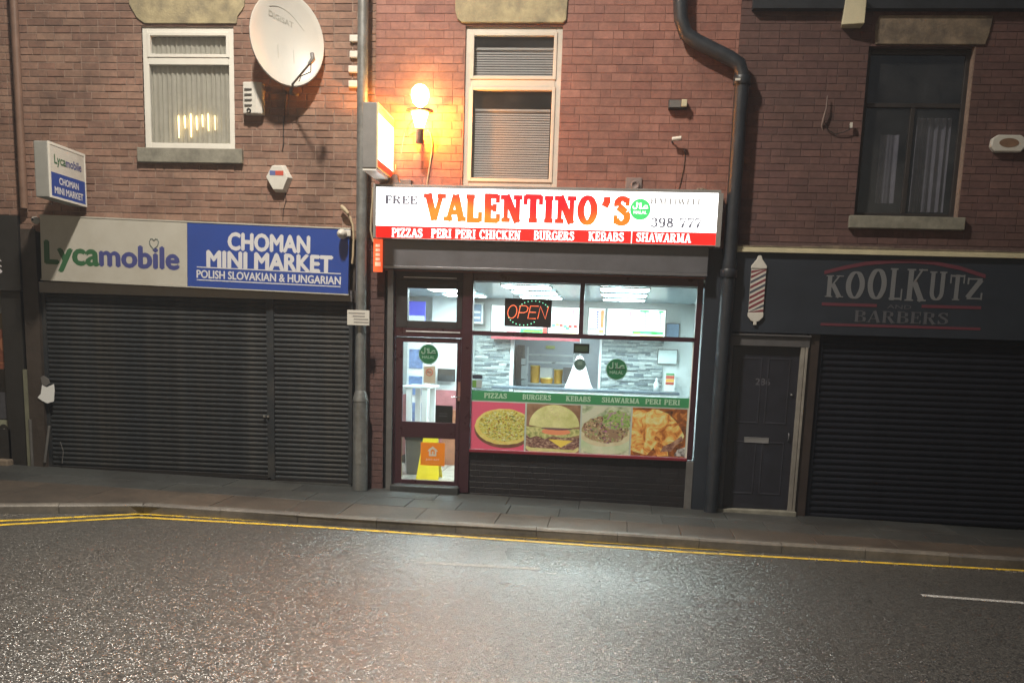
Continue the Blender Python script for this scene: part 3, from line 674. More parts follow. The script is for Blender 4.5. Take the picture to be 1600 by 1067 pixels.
# hose and junction by the pole
a = [pt(*q, -.06) for q in ((535,325),(541,331),(547,340),(551,352),(552.5,368),(552,385),(551.5,400),(550,412))]
tag(MB().tube([tuple(v) for v in a], .014, 8).build('cable', M['cable']), 'thick pale cable curving down the wall beside the blue sign', 'cable')
tag(MB().tube([tuple(pt(533,322,-.07)), tuple(pt(537,326,-.09)), tuple(pt(544,334,-.09))], [.018,.03,.02], 10).build('cable_gland', M['cable']), 'pale cable gland at the top of the thick curved cable', 'cable gland')

# projecting sign of the mini market
xs_ = -6.97
def atx(px, py, x):
    d = RT*((px-CX)/F_PX) - UP*((py-CY)/F_PX) + FW
    return CAM + d*((x-CAM.x)/d.x)
o1 = atx(75, 221, xs_); o2 = atx(78, 308, xs_); i1 = atx(136, 242, xs_)
yo, yi = o1.y, min(i1.y, -.06); z1, z0 = (o1.z+i1.z)/2, o2.z
ps = thing('projecting_sign', 'white and blue box sign projecting over the left end of the mini market', 'sign', (xs_-.1, yo, z0))
boxp(xs_-.19, xs_-.012, yo, yi, z0, z1, 'sign_box', pm('grey_sign_casing', (.27,.27,.25), .5, .1), ps, .012)
mb = MB()
mb.box(xs_-.012, xs_+.006, yo, yo+.025, z0, z1); mb.box(xs_-.012, xs_+.006, yi-.02, yi, z0, z1); mb.box(xs_-.012, xs_+.005, yo+.025, yi-.02, z1-.03, z1+.0); mb.box(xs_-.012, xs_+.005, yo+.025, yi-.02, z0, z0+.025)
mb.build('face_frame', M['upvc'], ps)
zs_ = z0+(z1-z0)*.47
boxp(xs_-.012, xs_, yo+.025, yi-.02, zs_, z1-.03, 'white_face', M['white_pl'], ps); boxp(xs_-.012, xs_, yo+.025, yi-.02, z0+.025, zs_, 'blue_face', M['panel_bl'], ps)
def side_text(txt, ya, yb, z0, z1, x, mat, parent, bold=.02, shear=0, fix=None):
    o = sans(txt, ya, yb, z0, z1, 0, mat, None, bold, shear=shear, fix=fix)
    off = wpos(parent)
    for v in o.data.vertices: X, Y_, Z = v.co; v.co = (x-Y_-off.x, X-off.y, Z-off.z)
    o.parent = parent; return o
L_ = yi-yo; hh = z1-z0
side_text('Lyca', yo+.14*L_, yo+.44*L_, z0+.64*hh, z0+.80*hh, xs_+.002, M['ly_green'], ps, .03, fix=(0,.69))
side_text('mobile', yo+.45*L_, yo+.88*L_, z0+.64*hh, z0+.79*hh, xs_+.002, M['ly_blue'], ps, .03, fix=(0,.69))
side_text('CHOMAN', yo+.25*L_, yo+.78*L_, z0+.28*hh, z0+.4*hh, xs_+.002, M['white_let'], ps, .04)
side_text('MINI MARKET', yo+.12*L_, yo+.9*L_, z0+.1*hh, z0+.22*hh, xs_+.002, M['white_let'], ps, .04)
mb = MB(); mb.box(xs_-.12, xs_-.09, yi, 0, z1-.12, z1-.09); mb.box(xs_-.12, xs_-.09, yi, 0, z0+.1, z0+.13); mb.build('bracket', M['galv'], ps)

# satellite dish
dc = pt(449, 61, -.28)
ds = thing('satellite_dish', 'large off white satellite dish above the slotted wall box', 'satellite dish', (dc.x, -.28, dc.z-.6))
mb = MB(); vs = []; n, k = 48, 8
nrm = Vector((.52, -1, .10)).normalized(); ax = nrm.cross(Vector((0,0,1))).normalized(); az = ax.cross(nrm).normalized()
if az.z < 0: az = -az
if ax.x < 0: ax = -ax
tilt = math.radians(9); rx, rz = .44, .545
for i in range(k+1):
    r = i/k
    for j in range(n):
        q = 2*PI*j/n; u, v = rx*r*math.cos(q), rz*r*math.sin(q)
        u2 = u*math.cos(tilt)-v*math.sin(tilt); v2 = u*math.sin(tilt)+v*math.cos(tilt)
        p = dc+ax*u2+az*v2+nrm*(.10*(r*r-1)); vs.append(p)
ff = [(i*n+j, i*n+(j+1) % n, (i+1)*n+(j+1) % n, (i+1)*n+j) for i in range(k) for j in range(n)]
base = len(vs)
for d_, sc in ((.0,1.012),(-.03,1.02),(-.035,.99)):
    for j in range(n):
        q = 2*PI*j/n; u, v = rx*sc*math.cos(q), rz*sc*math.sin(q); u, v = u*math.cos(tilt)-v*math.sin(tilt), u*math.sin(tilt)+v*math.cos(tilt); p = dc+ax*u+az*v+nrm*d_; vs.append(p)
ff += [(base-n+j, base-n+(j+1) % n, base+(j+1) % n, base+j) for j in range(n)]
ff += [(base+m_*n+j, base+m_*n+(j+1) % n, base+(m_+1)*n+(j+1) % n, base+(m_+1)*n+j) for m_ in range(2) for j in range(n)]
mb.add(vs, ff, True); mb.build('reflector', M['dish'], ds)
foot = dc-az*.53+ax*.05
lnb = pt(489, 93, -.75)
MB().tube([foot-nrm*.06, foot+nrm*.02, lnb-Vector((.05,0,.06))], [.016,.014,.012], 8).build('arm', M['galv'], ds)
MB().tube([lnb-Vector((.05,0,.06)), lnb, lnb+Vector((-.02,.03,.07))], [.02,.03,.024], 10).build('receiver', M['grey_post'], ds)
MB().tube([lnb-Vector((.02,0,.03)), lnb-Vector((.02,.03,.15)), lnb-Vector((.13,.05,.2)), lnb-Vector((.2,-.1,.22))], .006, 6).build('cable', M['dark_pl'], ds)
MB().tube([foot-nrm*.02, foot-nrm*.14-Vector((0,0,.06)), (foot.x-.03, 0, foot.z-.05)], .022, 8).build('bracket', M['grey_post'], ds)
def on_dish(u, v, lift=.002):
    r2 = (u/rx)**2+(v/rz)**2; return dc+ax*u+az*v+nrm*(.10*(r2-1)+lift)
sw = pm('faded_dish_print', (.33,.32,.28), .6)
MB().tube([on_dish(-.20+.42*i/12, .30-.0*i+.09*math.sin(PI*(.25+.75*i/12))-.16*(i/12)**2) for i in range(13)], .003, 5).build('swoosh', sw, ds)
def dish_text():
    o = sans('SUPASAT', -.20, .12, .20, .27, 0, sw, None, .04)
    return o
o = sans('DIGISAT', 0, 1, 0, 1, 0, sw, None, .03); off = wpos(ds)
for v in o.data.vertices:
    u = -.21+.30*v.co.x; w = .265+.06*v.co.z-.10*v.co.x; v.co = on_dish(u, w, .003)-off
o.parent = ds; o.modifiers.clear()
mb = MB()
for du in (-.10, .09): mb.tube([on_dish(du, -.05-.16*i/4-.04*(du>0)) for i in range(5)], .003, 5)
mb.build('crease', sw, ds)
# cable down from the dish
a = [pt(*q, -.012) for q in ((447,142),(446,165),(443,195),(443,225),(441,236))]
tag(MB().tube(a, .008, 6).build('cable', M['cable_d']), 'dark cable running down the brick below the satellite dish', 'cable')

# slotted wall box
bb = rc(379, 128, 409, 178, -.12)
t = thing('extractor_box', 'white slotted ventilation box between the left window and the dish', 'vent', (bb[0], 0, bb[2]))
MB().add([(bb[0],-.12,bb[2]),(bb[1]-.06,-.13,bb[2]),(bb[1],-.1,bb[2]+.0),(bb[1],0,bb[2]),(bb[0],0,bb[2]),
          (bb[0],-.12,bb[3]),(bb[1]-.06,-.13,bb[3]),(bb[1],-.1,bb[3]),(bb[1],0,bb[3]),(bb[0],0,bb[3])],
         [(4,3,2,1,0),(5,6,7,8,9),(0,1,6,5),(1,2,7,6),(2,3,8,7),(4,0,5,9)]).build('casing', M['white_pl'], t, bevel=.012)
for i in range(4):
    z = bb[3]-.08-i*.062
    MB().box(bb[0]+.025, bb[0]+.12, -.140, -.115, z-.014, z).build('slot', M['grey_post'], t)
MB().lathe([(.028,0),(.028,-.03),(.02,-.032)], (bb[0]+.08, -.11, bb[2]+.035), 'y', 14).build('outlet', M['dark_pl'], t)

# six sided alarm box
ab = pt(434, 278, -.1)
t = thing('alarm_box', 'white six sided burglar alarm box with blue and red stripe', 'alarm', (ab.x, -.0, ab.z-.17))
hexp = [(-.075,.165),(.075,.165),(.165,.01),(.085,-.165),(-.06,-.165),(-.165,.01)]
MB().add([(ab.x+x, -.02, ab.z+z) for x, z in hexp]+[(ab.x+x*.86-.012, -.10, ab.z+z*.86) for x, z in hexp]+[(ab.x+x, 0, ab.z+z) for x, z in hexp],
         [(6,7,8,9,10,11)]+[(i, (i+1) % 6, (i+1) % 6+6, i+6) for i in range(6)]+[(i+12, (i+1) % 6+12, (i+1) % 6, i) for i in range(6)]).build('casing', M['white_pl'], t, bevel=.006)
MB().box(ab.x-.105, ab.x-.03, -.103, -.1, ab.z+.03, ab.z+.085).build('blue_stripe', flat('alarm_blue', (.10,.13,.32)), t)
MB().box(ab.x-.03, ab.x+.075, -.1035, -.1, ab.z+.03, ab.z+.085).build('red_stripe', flat('alarm_red', (.50,.08,.05)), t)
a = [pt(*q, -.01) for q in ((446,302),(447,315),(443,328),(442,345))]
tag(MB().tube(a, .006, 6).build('cable', M['cable_d']), 'thin dark cable dropping from the six sided alarm box to the blue sign', 'cable')

# ================================================================== STREET LAMP
pb = pt(562.5, 765, -.22); pz = zpav(pb.x, -.22); px_, py_ = pb.x, -.22
sl_ = thing('street_lamp', 'grey steel street lamp column between the two shops', 'street lamp', (px_, py_, pz))
neck = pt(563, 622, -.22).z
MB().lathe([(.098,0),(.098,neck-pz-.04)], (px_, py_, pz), 'z', 20).lathe([(.105,neck-pz-.04),(.105,neck-pz-.03),(.09,neck-pz+.03),(.07,neck-pz+.1)], (px_, py_, pz), 'z', 20).build('base_section', M['galv'], sl_)
MB().lathe([(.070,neck-pz+.1),(.066,5.0),(.058,10.0)], (px_, py_, pz), 'z', 20).build('column', M['galv'], sl_)
MB().tube([(px_, py_, pz+9.95), (px_, py_-.1, pz+10.25), (px_, py_-.5, pz+10.4), (px_, py_-4.4, pz+10.45)], .035, 10).build('arm', M['galv'], sl_)
MB().box(px_-.16, px_+.16, py_-5.1, py_-4.35, pz+10.40, pz+10.52).build('lamp_head', M['galv'], sl_, bevel=.03)
MB().box(px_-.12, px_+.12, py_-5.0, py_-4.45, pz+10.385, pz+10.398).build('diffuser', emi('street_lamp_led', (1,.82,.58), 4), sl_)
boxp(px_-.035, px_+.035, py_-.1, py_-.09, pz+.35, pz+.72, 'access_door', M['galv'], sl_)
ld = bpy.data.lights.new('street_light', 'AREA'); ld.shape = 'RECTANGLE'; ld.size = .4; ld.size_y = .6; ld.energy = STREET_W; ld.color = (1, .91, .78); ld.spread = math.radians(150)
lo = bpy.data.objects.new('street_light', ld); C.objects.link(lo); lo.parent = sl_
lo.location = (0, -4.7, 10.36)
# notice plate on the column
q = rc(542.5, 484, 577, 508.5, -.34)
nt_ = thing('notice_plate', 'small white parking notice strapped to the street lamp column', 'sign', (q[0], -.33, q[2]))
boxp(q[0], q[1], -.34, -.335, q[2], q[3], 'plate', M['white_pl'], nt_)
hgt = q[3]-q[2]
for i, (s_, a, b_) in enumerate((('No loading', .06, .8), ('At any time', .25, .8), ('Max stay 30 mins', .3, .95), ('No return in 1 hour', .3, .97))):
    zz = q[3]-hgt*(.22+.2*i)
    boxp(q[0]+(q[1]-q[0])*a, q[0]+(q[1]-q[0])*b_, -.3412, -.34, zz-.006, zz+.008, 'print', flat('grey_print', (.22,.21,.2)), nt_)
boxp(px_-.075, px_+.075, -.335, -.30, (q[2]+q[3])/2-.02, (q[2]+q[3])/2+.02, 'strap', M['galv'], nt_)
# white tabs beside the column
for i, (py, w) in enumerate(((60,.09),(85,.09),(108,.12),(131,.12))):
    p = pt(552, py, -.03); tag(boxp(p.x-w/2, p.x+.08, -.05, .0, p.z-.045, p.z+.035, 'cable_clip', M['white_pl'], None, .01),
        'white clip on the wall beside the lamp column, %s of four' % ['topmost', 'second from top', 'third from top', 'lowest'][i], 'clip', 'white clips beside the lamp column')

# ================================================================== TAKEAWAY BUILDING (centre)
tk = thing('takeaway_building', 'red brick building with brightly lit takeaway shop on its ground floor', 'building', (-1,0,0))
wm = rc(728, 41, 870, 292.5, .0)
brickwork(tk, XM, XB, 2.84, TOP, [wm], M['brick_t'], M['mortar_t'], .0955, .243, .007, focus=(-2.5,4.4), wob=.0015)
# brick pier beside the lamp
brickwork(tk, -3.40, -3.03, zg(-3.2)-.1, 3.2, [], M['brick_b'], M['mortar_b'], .085, .24, .01, focus=(-3.2,1.5), limit=60, wallname='pier')
# stone head
a = pt(712, 0); b_ = pt(893, 0); hz = pt(800, 37).z
MB().prism([(a.x,hz+.62),(a.x,hz+.14),(a.x+.03,hz+.04),(a.x+.09,hz),(b_.x-.09,hz),(b_.x-.05,hz+.03),(b_.x-.03,hz+.62)], -.035, .2).build('lintel', M['stone'], tk, bevel=.01)
window(tk, wm, .03, M['cream'], .075, pt(800, 130, .03).z, M['glass_up'], lower_in=1)
room_box(tk, wm, .26)
def blind(x0, x1, z0, z1, y, pitch, label):
    t = thing('venetian_blind', label, 'blind', ((x0+x1)/2, y, z0)); off = wpos(t)
    me = MB().add([(x0,y-.008,-.010),(x1,y-.008,-.010),(x1,y+.004,.011),(x0,y+.004,.011),(x0,y-.0065,-.0112),(x1,y-.0065,-.0112),(x1,y+.0055,.0098),(x0,y+.0055,.0098)],
                  [(0,1,2,3),(7,6,5,4),(0,4,5,1)]).mesh('slat', M['blind'], Vector((off.x, off.y, 0)))
    z = z1-.03
    while z > z0:
        o = bpy.data.objects.new('slat', me); C.objects.link(o); o.parent = t; o.location = (0, 0, z-off.z+random.uniform(-.001,.001)); z -= pitch
    boxp(x0, x1, y-.02, y+.02, z1-.025, z1, 'head_rail', M['blind'], t)
    return t
spl = pt(800, 130, .03).z
q = rc(740, 78, 866, 124, .18); blind(q[0], q[1], spl+.05, q[3], .115, .0285, 'pale venetian blind half closed in the small upper light of the centre window')
q = rc(744, 173, 856, 288, .18); blind(q[0], q[1], wm[2]+.1, q[3], .115, .0285, 'grey venetian blind in the tall lower pane of the centre window')

# --- big lit fascia sign
YS = -.24
q = rc(588, 292.5, 1117.5, 383.5, YS)
sx0, sx1, sz0, sz1 = q
fasc = thing('lit_fascia_sign', 'brightly lit white and red takeaway sign box above the shop window', 'sign', (sx0, YS, sz0))
zred = (pt(589, 353.5, YS).z+pt(1115, 363, YS).z)/2
boxp(sx0, sx1, YS, YS+.02, zred, sz1, 'white_face', M['sign_face'], fasc)
boxp(sx0, sx1, YS-.001, YS+.02, sz0, zred, 'red_band', M['sign_red'], fasc)
mb = MB(); mb.box(sx0-.035, sx1+.03, YS-.012, 0, sz1, sz1+.035); mb.box(sx0-.035, sx0, YS-.012, 0, sz0, sz1); mb.box(sx1, sx1+.06, YS-.012, 0, sz0-.02, sz1); mb.box(sx0, sx1, YS-.008, 0, sz0-.014, sz0)
mb.box(sx0, sx1, YS+.03, -.005, sz0, sz1)
mb.build('casing', pm('sign_casing', (.25,.24,.23), .4, .1), fasc, bevel=.003)
zf = lambda px, py: pt(px, py, YS).z
xf = lambda px, py=330: pt(px, py, YS).x
slab_text("VALENTINO'S", xf(664), xf(986), (zf(664,346.5)+zf(986,350))/2, (zf(664,303)+zf(986,308))/2, YS-.002, M['fire'], fasc, .285, .19, .17, .18, sp=.03)
slab_text('FREE', xf(601), xf(652), zf(601,318.5), zf(601,305.5), YS-.002, M['sign_grey_l'], fasc, .24, .15, .12, .15)
slab_text('HALLIWELL', xf(1016,315), xf(1098,315), zf(1016,319), zf(1016,309.5), YS-.002, M['sign_pale_l'], fasc, .24, .12, .1, .12)
slab_text('398 777', xf(1016,348), xf(1097,348), zf(1016,355), zf(1016,340), YS-.002, M['sign_grey_l'], fasc, .22, .15, .1, .1)
for w, a, b_ in (('PIZZAS',612,661),('PERI PERI CHICKEN',674,815),('BURGERS',835,899),('KEBABS',921,977),('SHAWARMA',996,1082)):
    dy = (a-600)*.019
    slab_text(w, xf(a), xf(b_), zf(a, 370.2+dy), zf(a, 356.3+dy), YS-.003, M['sign_white_l'], fasc, .22, .13, .12, .18)
boxp(xf(988.3), xf(989.7), YS-.003, YS, sz0, zred, 'panel_joint', M['sign_white_l'], fasc)
# round halal mark
def halal(cx, cz, r, y, disc_m, let_m, parent, rim_m=None):
    MB().disc(cx, cz, r, r, y-.002, y).build('disc', disc_m, parent)
    if rim_m:
        MB().tube([(cx+(r-.006)*math.cos(2*PI*i/40), y-.003, cz+(r-.006)*math.sin(2*PI*i/40)) for i in range(41)], .0035, 4).build('rim', rim_m, parent)
    # Arabic word drawn as pen strokes (right to left: ha, lam-alif, lam)
    mb = MB(); th = r*.07
    S_ = [[(.68,.30),(.5,.36),(.38,.3),(.3,.2),(.45,.12),(.74,.14)], [(.55,.12),(.25,.10),(.12,.12)],
          [(.12,.12),(.04,.2),(.02,.62)], [(.12,.12),(.02,.05),(-.1,.12),(-.02,.3),(-.18,.58)],
          [(-.36,.66),(-.34,.2),(-.42,.06),(-.58,.04),(-.68,.12),(-.7,.3)]]
    for st in S_:
        mb.tube([(cx+a*r, y-.003, cz+b*r) for a, b in st], th, 5)
    mb.build('arabic_lettering', let_m, parent)
    sans('HALAL', cx-.62*r, cx+.62*r, cz-.42*r, cz-.14*r, y-.004, let_m, parent, .03)
hc = pt(1000.5, 327.5, YS)
halal(hc.x, hc.z, .125, YS-.002, M['sign_green'], M['sign_white_l'], fasc)
# stones, box on top of the sign
p = pt(1097, 301, -.1); mb = MB()
for dx, s_ in ((-.05,.025),(-.01,.035),(.04,.022),(.02,.03)): mb.lathe([(.001,-s_*.6),(s_,-.2*s_),(s_*.8,s_*.5),(.001,s_*.8)], (p.x+dx, -.12+dx*.5, sz1+.05), 'z', 7)
tag(mb.build('rubble', M['stone_d']), 'small lump of rubble on the right end of the lit sign', 'rubble')
p = pt(635, 285, -.08); tag(boxp(p.x-.07, p.x+.07, -.14, -.0, sz1+.036, sz1+.115, 'junction_box', M['grey_post'], None, .006), 'grey junction box on top of the lit sign under the wall lamp', 'junction box')
p = pt(617, 285, -.14); tag(MB().prism([(p.x-.13,sz1+.037),(p.x+.1,sz1+.037),(p.x+.05,sz1+.09),(p.x+.04,sz1+.16),(p.x-.03,sz1+.16),(p.x-.05,sz1+.09)], -.2, -.1).build('sign_bracket', M['grey_post']), 'grey steel bracket foot on the lit sign below the projecting sign', 'bracket')
a = [pt(*v, -.1) for v in ((583,293),(582,315),(580,335),(579,360),(583,378))]
tag(MB().tube(a, .012, 6).build('cable', M['cable']), 'pale cable hanging at the left end of the lit takeaway sign', 'cable')
# small orange strip sign
q = rc(583.5, 373, 597, 425, -.2)
os_ = thing('orange_strip_sign', 'narrow orange vertical sign under the left end of the lit sign', 'sign', (q[0], -.2, q[2]))
boxp(q[0], q[1], -.2, -.17, q[2], q[3], 'face', M['sign_lt_orange'], os_, .003)
for i in range(4): boxp(q[0]+.03, q[1]-.03, -.203, -.2, q[3]-.1-.055*i, q[3]-.065-.055*i, 'print', emi('pale_orange_print', (1,.45,.3), .9), os_)
boxp(q[0]+.025, q[1]-.02, -.203, -.2, q[2]+.07, q[2]+.12, 'print', bpy.data.materials['pale_orange_print'], os_)

# --- shutter housing under the sign
q = rc(601, 386, 1104.5, 428, -.12)
boxp(q[0], q[1], -.17, .1, q[2], sz0-.0145, 'shutter_housing', M['charcoal'], tk, .004)
boxp(q[0], q[1], -.18, .08, q[2]-.035, q[2]-.002, 'bottom_rail', pm('steel_rail', (.2,.2,.22), .35, .1, metal=.6), tk, .003)
HB = q[2]-.035                                 # underside of the housing
boxp(q[0]-.03, q[0]-.002, -.16, .1, q[2], sz0-.02, 'end_plate', M['grey_post'], tk)
boxp(q[1]+.002, XB-.022, -.02, .12, zg(1)-.1, sz0-.0145, 'pilaster', M['navy'], tk)

# --- shopfront frame
YF = .03                                       # face of the frame
LX = pt(600, 600, YF).x; RX = pt(1108, 600, YF).x
zt0, zt1 = pt(736, 520, YF).z-.03, 0
zm = (pt(735, 520.5, YF).z+pt(1084, 530.5, YF).z)/2
ztop = (pt(740, 438.5, YF).z+pt(1091, 448, YF).z)/2
zbot = (pt(729, 702, YF).z+pt(1070, 715, YF).z)/2
xw0 = pt(737.5, 540, YF).x; xw1 = pt(1083, 560, YF).x; xmu = pt(909, 480, YF).x
xd0 = pt(617, 600, YF).x; xd1 = pt(722, 600, YF).x
flr = .085
frm = MB()
frm.cbox(xd1-.02, xw0, YF-.01, YF+.11, .02, HB-.002)                         # post between door and window
frm.cbox(xw1, xw1+.07, YF-.01, YF+.11, zbot-.02, HB-.002)
frm.cbox(xw0, xw1, YF, YF+.1, ztop, HB-.002)
frm.cbox(xw0, xw1, YF-.006, YF+.1, zm-.028, zm+.028)
frm.cbox(xmu-.028, xmu+.028, YF+.004, YF+.1, zm+.028, ztop)
frm.cbox(xd0-.07, xd0, YF-.01, YF+.11, .0, HB-.002)
frm.build('window_frame', M['maroon'], tk)
boxp(xw0, xw1, YF-.03, YF+.11, zbot-.035, zbot, 'window_sill', M['red_sill'], tk, .004)
for nm, (a, b_, c, d) in (('pane', (xw0,xmu-.028,zm+.028,ztop)), ('pane', (xmu+.028,xw1,zm+.028,ztop)), ('pane', (xw0,xw1,zbot,zm-.028))):
    boxp(a, b_, YF+.05, YF+.056, c, d, nm, M['glass'], tk)
# riser of black bricks, corner post
brickwork(tk, xd1-.02, xw1+.02, zg(0)-.1, zbot-.035, [], M['brick_k'], M['black'], .076, .23, .008, y=.06, focus=(-.5,.3), limit=200, wallname='riser')
boxp(xw1-.0, xw1+.09, -.0, .2, zg(1)-.1, zbot-.036, 'corner_post', M['grey_post'], tk, .004)
boxp(xw1-.012, xw1+.001, YF+.02, YF+.048, zbot, zm-.03, 'white_strip', M['upvc'], tk)
# grey conduit left of the door
a = pt(609, 600, -.02); boxp(a.x-.035, a.x+.04, -.05, .03, zg(-3), HB, 'conduit', M['grey_post'], tk, .004)
boxp(LX-.08, a.x-.036, .06, .2, zg(-3), HB, 'reveal', M['black'], tk)
# door: transom light, leaf, threshold
zdt = pt(618, 437, YF).z; ztr = pt(640, 512, YF).z; zd = pt(640, 526, YF).z
tf = MB(); g0 = rc(638, 450, 713.5, 503, YF+.03)
tf.cbox(xd0, g0[0], YF, YF+.1, ztr, zdt); tf.cbox(g0[1], xd1-.02, YF, YF+.1, ztr, zdt); tf.cbox(g0[0], g0[1], YF+.002, YF+.1, g0[3], zdt); tf.cbox(g0[0], g0[1], YF+.002, YF+.1, ztr, g0[2])
tl_ = tf.build('transom_window', M['brown_frame'], tk)
boxp(g0[0], g0[1], YF+.05, YF+.056, g0[2], g0[3], 'pane', M['glass'], tl_)
boxp(xd0, xd1-.02, YF-.005, YF+.1, zdt+.002, HB-.002, 'door_head', M['brown_frame'], tk)
boxp(xd0, xd1-.02, YF-.004, YF+.1, zd, ztr-.002, 'transom_bar', M['maroon'], tk)
boxp(xd0+.1, xd1-.1, YF-.012, YF-.004, zdt+.03, zdt+.04, 'drip_strip', pm('bright_strip', (.7,.7,.7), .3), tk)
boxp(xd0+.14, xd1-.04, YF-.014, YF-.006, ztr-.05, ztr-.036, 'drip_strip', bpy.data.materials['bright_strip'], tk)
g1 = rc(630.5, 534, 713, 661, YF+.03); g2 = rc(627.5, 682.5, 708.5, 752, YF+.03)
zb_ = pt(665, 757, YF).z; yf = YF+.012
gx0, gx1 = (g1[0]+g2[0])/2, (g1[1]+g2[1])/2
dl = MB(); dl.cbox(xd0+.004, gx0, yf, yf+.045, zb_, zd-.004); dl.cbox(gx1, xd1-.026, yf, yf+.045, zb_, zd-.004)
dl.cbox(gx0, gx1, yf+.001, yf+.045, g1[3], zd-.004); dl.cbox(gx0, gx1, yf+.001, yf+.045, g2[3], g1[2]); dl.cbox(gx0, gx1, yf+.001, yf+.045, zb_, g2[2])
dr = dl.build('door', M['maroon'], tk)
boxp(gx0, gx1, yf+.02, yf+.026, g1[2], g1[3], 'pane', M['glass'], dr); boxp(gx0, gx1, yf+.02, yf+.026, g2[2], g2[3], 'pane', M['glass'], dr)
hp = pt(712, 621, 0); MB().tube([(hp.x+.05,yf,hp.z+.01),(hp.x+.05,yf-.04,hp.z+.01),(hp.x-.05,yf-.045,hp.z)], .009, 8).build('handle', pm('chrome', (.7,.7,.7), .2, .05, metal=.9), dr)
boxp(hp.x+.02, hp.x+.075, yf-.006, yf, hp.z-.05, hp.z+.2, 'handle_plate', pm('brass_plate', (.25,.12,.1), .3), dr)
boxp(xd0-.02, xd1+.0, -.12, .2, zg(-2.5)-.1, zb_-.008, 'doorstep', M['slab'], tk, .01)

# --- the room behind the glass
RY0, RY1, RZ = YF+.12, 4.3, 2.745
xl, xr = -3.6, 1.42
pale = pm('pale_wall', (.62,.68,.68), .5, .05, 2, .02)
white = pm('white_gloss', (.75,.78,.78), .3, .04, 2, .02)
mb = MB(); mb.box(xr, xr+.1, RY0, RY1+.1, -.1, RZ+.1); mb.build('side_wall', pale, tk)
mb = MB(); mb.box(xl-.1, xl, RY0, RY1+.1, 1.1, RZ+.1); mb.build('side_wall', pale, tk)
boxp(xl-.1, xl, RY0, RY1+.1, -.1, 1.1, 'side_wall_lower', pm('pink_wall', (.45,.16,.17), .6, .2), tk)
boxp(xl, xr, RY0, RY1+2.5, -.1, flr-.02, 'shop_floor', M['joint'], tk)
tilem = brick_mat('floor_tile', [(.35,.33,.28), (.42,.40,.35), (.3,.28,.25)], gamt=.2, rough=.3, bump=.05)
for i in range(9):
    for j in range(7):
        x = xl+.02+i*.35; y = RY0+.02+j*.35
        boxp(x, x+.34, y, y+.34, flr-.02, flr, 'floor_tile', tilem, tk)
boxp(xl, xr, RY0, RY1, RZ+.012, RZ+.06, 'ceiling', M['grey_post'], tk)
plank = pm('ceiling_plank_gloss', (.30,.40,.45), .22, .08, 3, .02)
pme = MB().cbox(xl, xr, 0, .145, -.012, .01).mesh('ceiling_plank', plank, Vector(wpos(tk)))
# planks face down: chamfer is on their near long edge
y = RY0+.01
while y < RY1-.17:
    o = bpy.data.objects.new('ceiling_plank', pme); C.objects.link(o); o.parent = tk; o.location = (0, y, RZ); y += .185
# back wall with kitchen opening
ox0, ox1 = pt(803, 560, RY1).x, pt(936, 560, RY1).x; otop = 2.16
back = MB(); back.box(xl, ox0, RY1, RY1+.1, -.1, RZ+.1); back.box(ox1, xr, RY1, RY1+.1, -.1, RZ+.1); back.box(ox0, ox1, RY1, RY1+.1, otop, RZ+.1)
back.build('back_wall', pale, tk)
boxp(ox0-.06, ox0+.0, RY1-.05, RY1+.12, 0, otop, 'opening_trim', white, tk); boxp(ox1, ox1+.04, RY1-.05, RY1+.12, 0, otop, 'opening_trim', white, tk)
# split stone strips either side of the opening
def cladding(x0, x1, z0, z1, y, seed):
    r = random.Random(seed); z = z0; mb = MB()
    while z < z1:
        h = r.choice((.022,.03,.03,.038)); x = x0-r.uniform(0, .15)
        while x < x1:
            L_ = r.uniform(.08, .26); a, b_ = max(x, x0), min(x+L_-.003, x1)
            if b_-a > .02: mb.cbox(a, b_, y-r.uniform(.01,.045), y, z, z+h-.002, c=.003)
            x += L_
        z += h
    kind(mb.build('stone_cladding', brick_mat('split_stone%d' % seed, [(.24,.30,.32), (.42,.50,.52), (.62,.70,.70), (.32,.38,.40), (.16,.21,.24)], gamt=.1, rough=.6, bump=.3), tk), 'stuff')
cx0 = pt(742, 560, RY1).x; cx1 = pt(1036, 560, RY1).x
cladding(cx0, ox0-.062, 1.0, 2.12, RY1-.002, 1); cladding(ox1+.042, cx1, 1.0, 2.12, RY1-.002, 2)
# kitchen beyond the opening
kgrey = pm('kitchen_grey_wall', (.33,.36,.39), .5, .08)
mb = MB(); mb.box(ox0-.8, ox1+.8, 6.6, 6.7, -.1, 2.6); mb.box(ox0-.85, ox0-.8, RY1+.1, 6.6, -.1, 2.6); mb.box(ox1+.8, ox1+.85, RY1+.1, 6.6, -.1, 2.6); mb.box(ox0-.85, ox1+.85, RY1+.1, 6.7, 2.6, 2.65)
mb.build('kitchen_wall', kgrey, tk)
steel = pm('stainless_steel', (.55,.60,.62), .3, .1, 4, .03, metal=.6)
ceil_m = emi('ceiling_light_panel', (.84,.97,1.0), CEIL_E*1.6)
def ceiling_light(x0, x1, y0, y1, z, label):
    t = thing('ceiling_light', label, 'ceiling light', ((x0+x1)/2, (y0+y1)/2, z), 'ceiling light panels in the takeaway')
    boxp(x0, x1, y0, y1, z-.034, z-.022, 'diffuser', ceil_m, t)
    mb = MB(); w = .015; mb.box(x0-w, x1+w, y0-w, y0, z-.038, z-.013); mb.box(x0-w, x1+w, y1, y1+w, z-.038, z-.013); mb.box(x0-w, x0, y0, y1, z-.038, z-.013); mb.box(x1, x1+w, y0, y1, z-.038, z-.013)
    mb.build('frame', white, t)
rowsn = ('front', 'middle', 'rear')
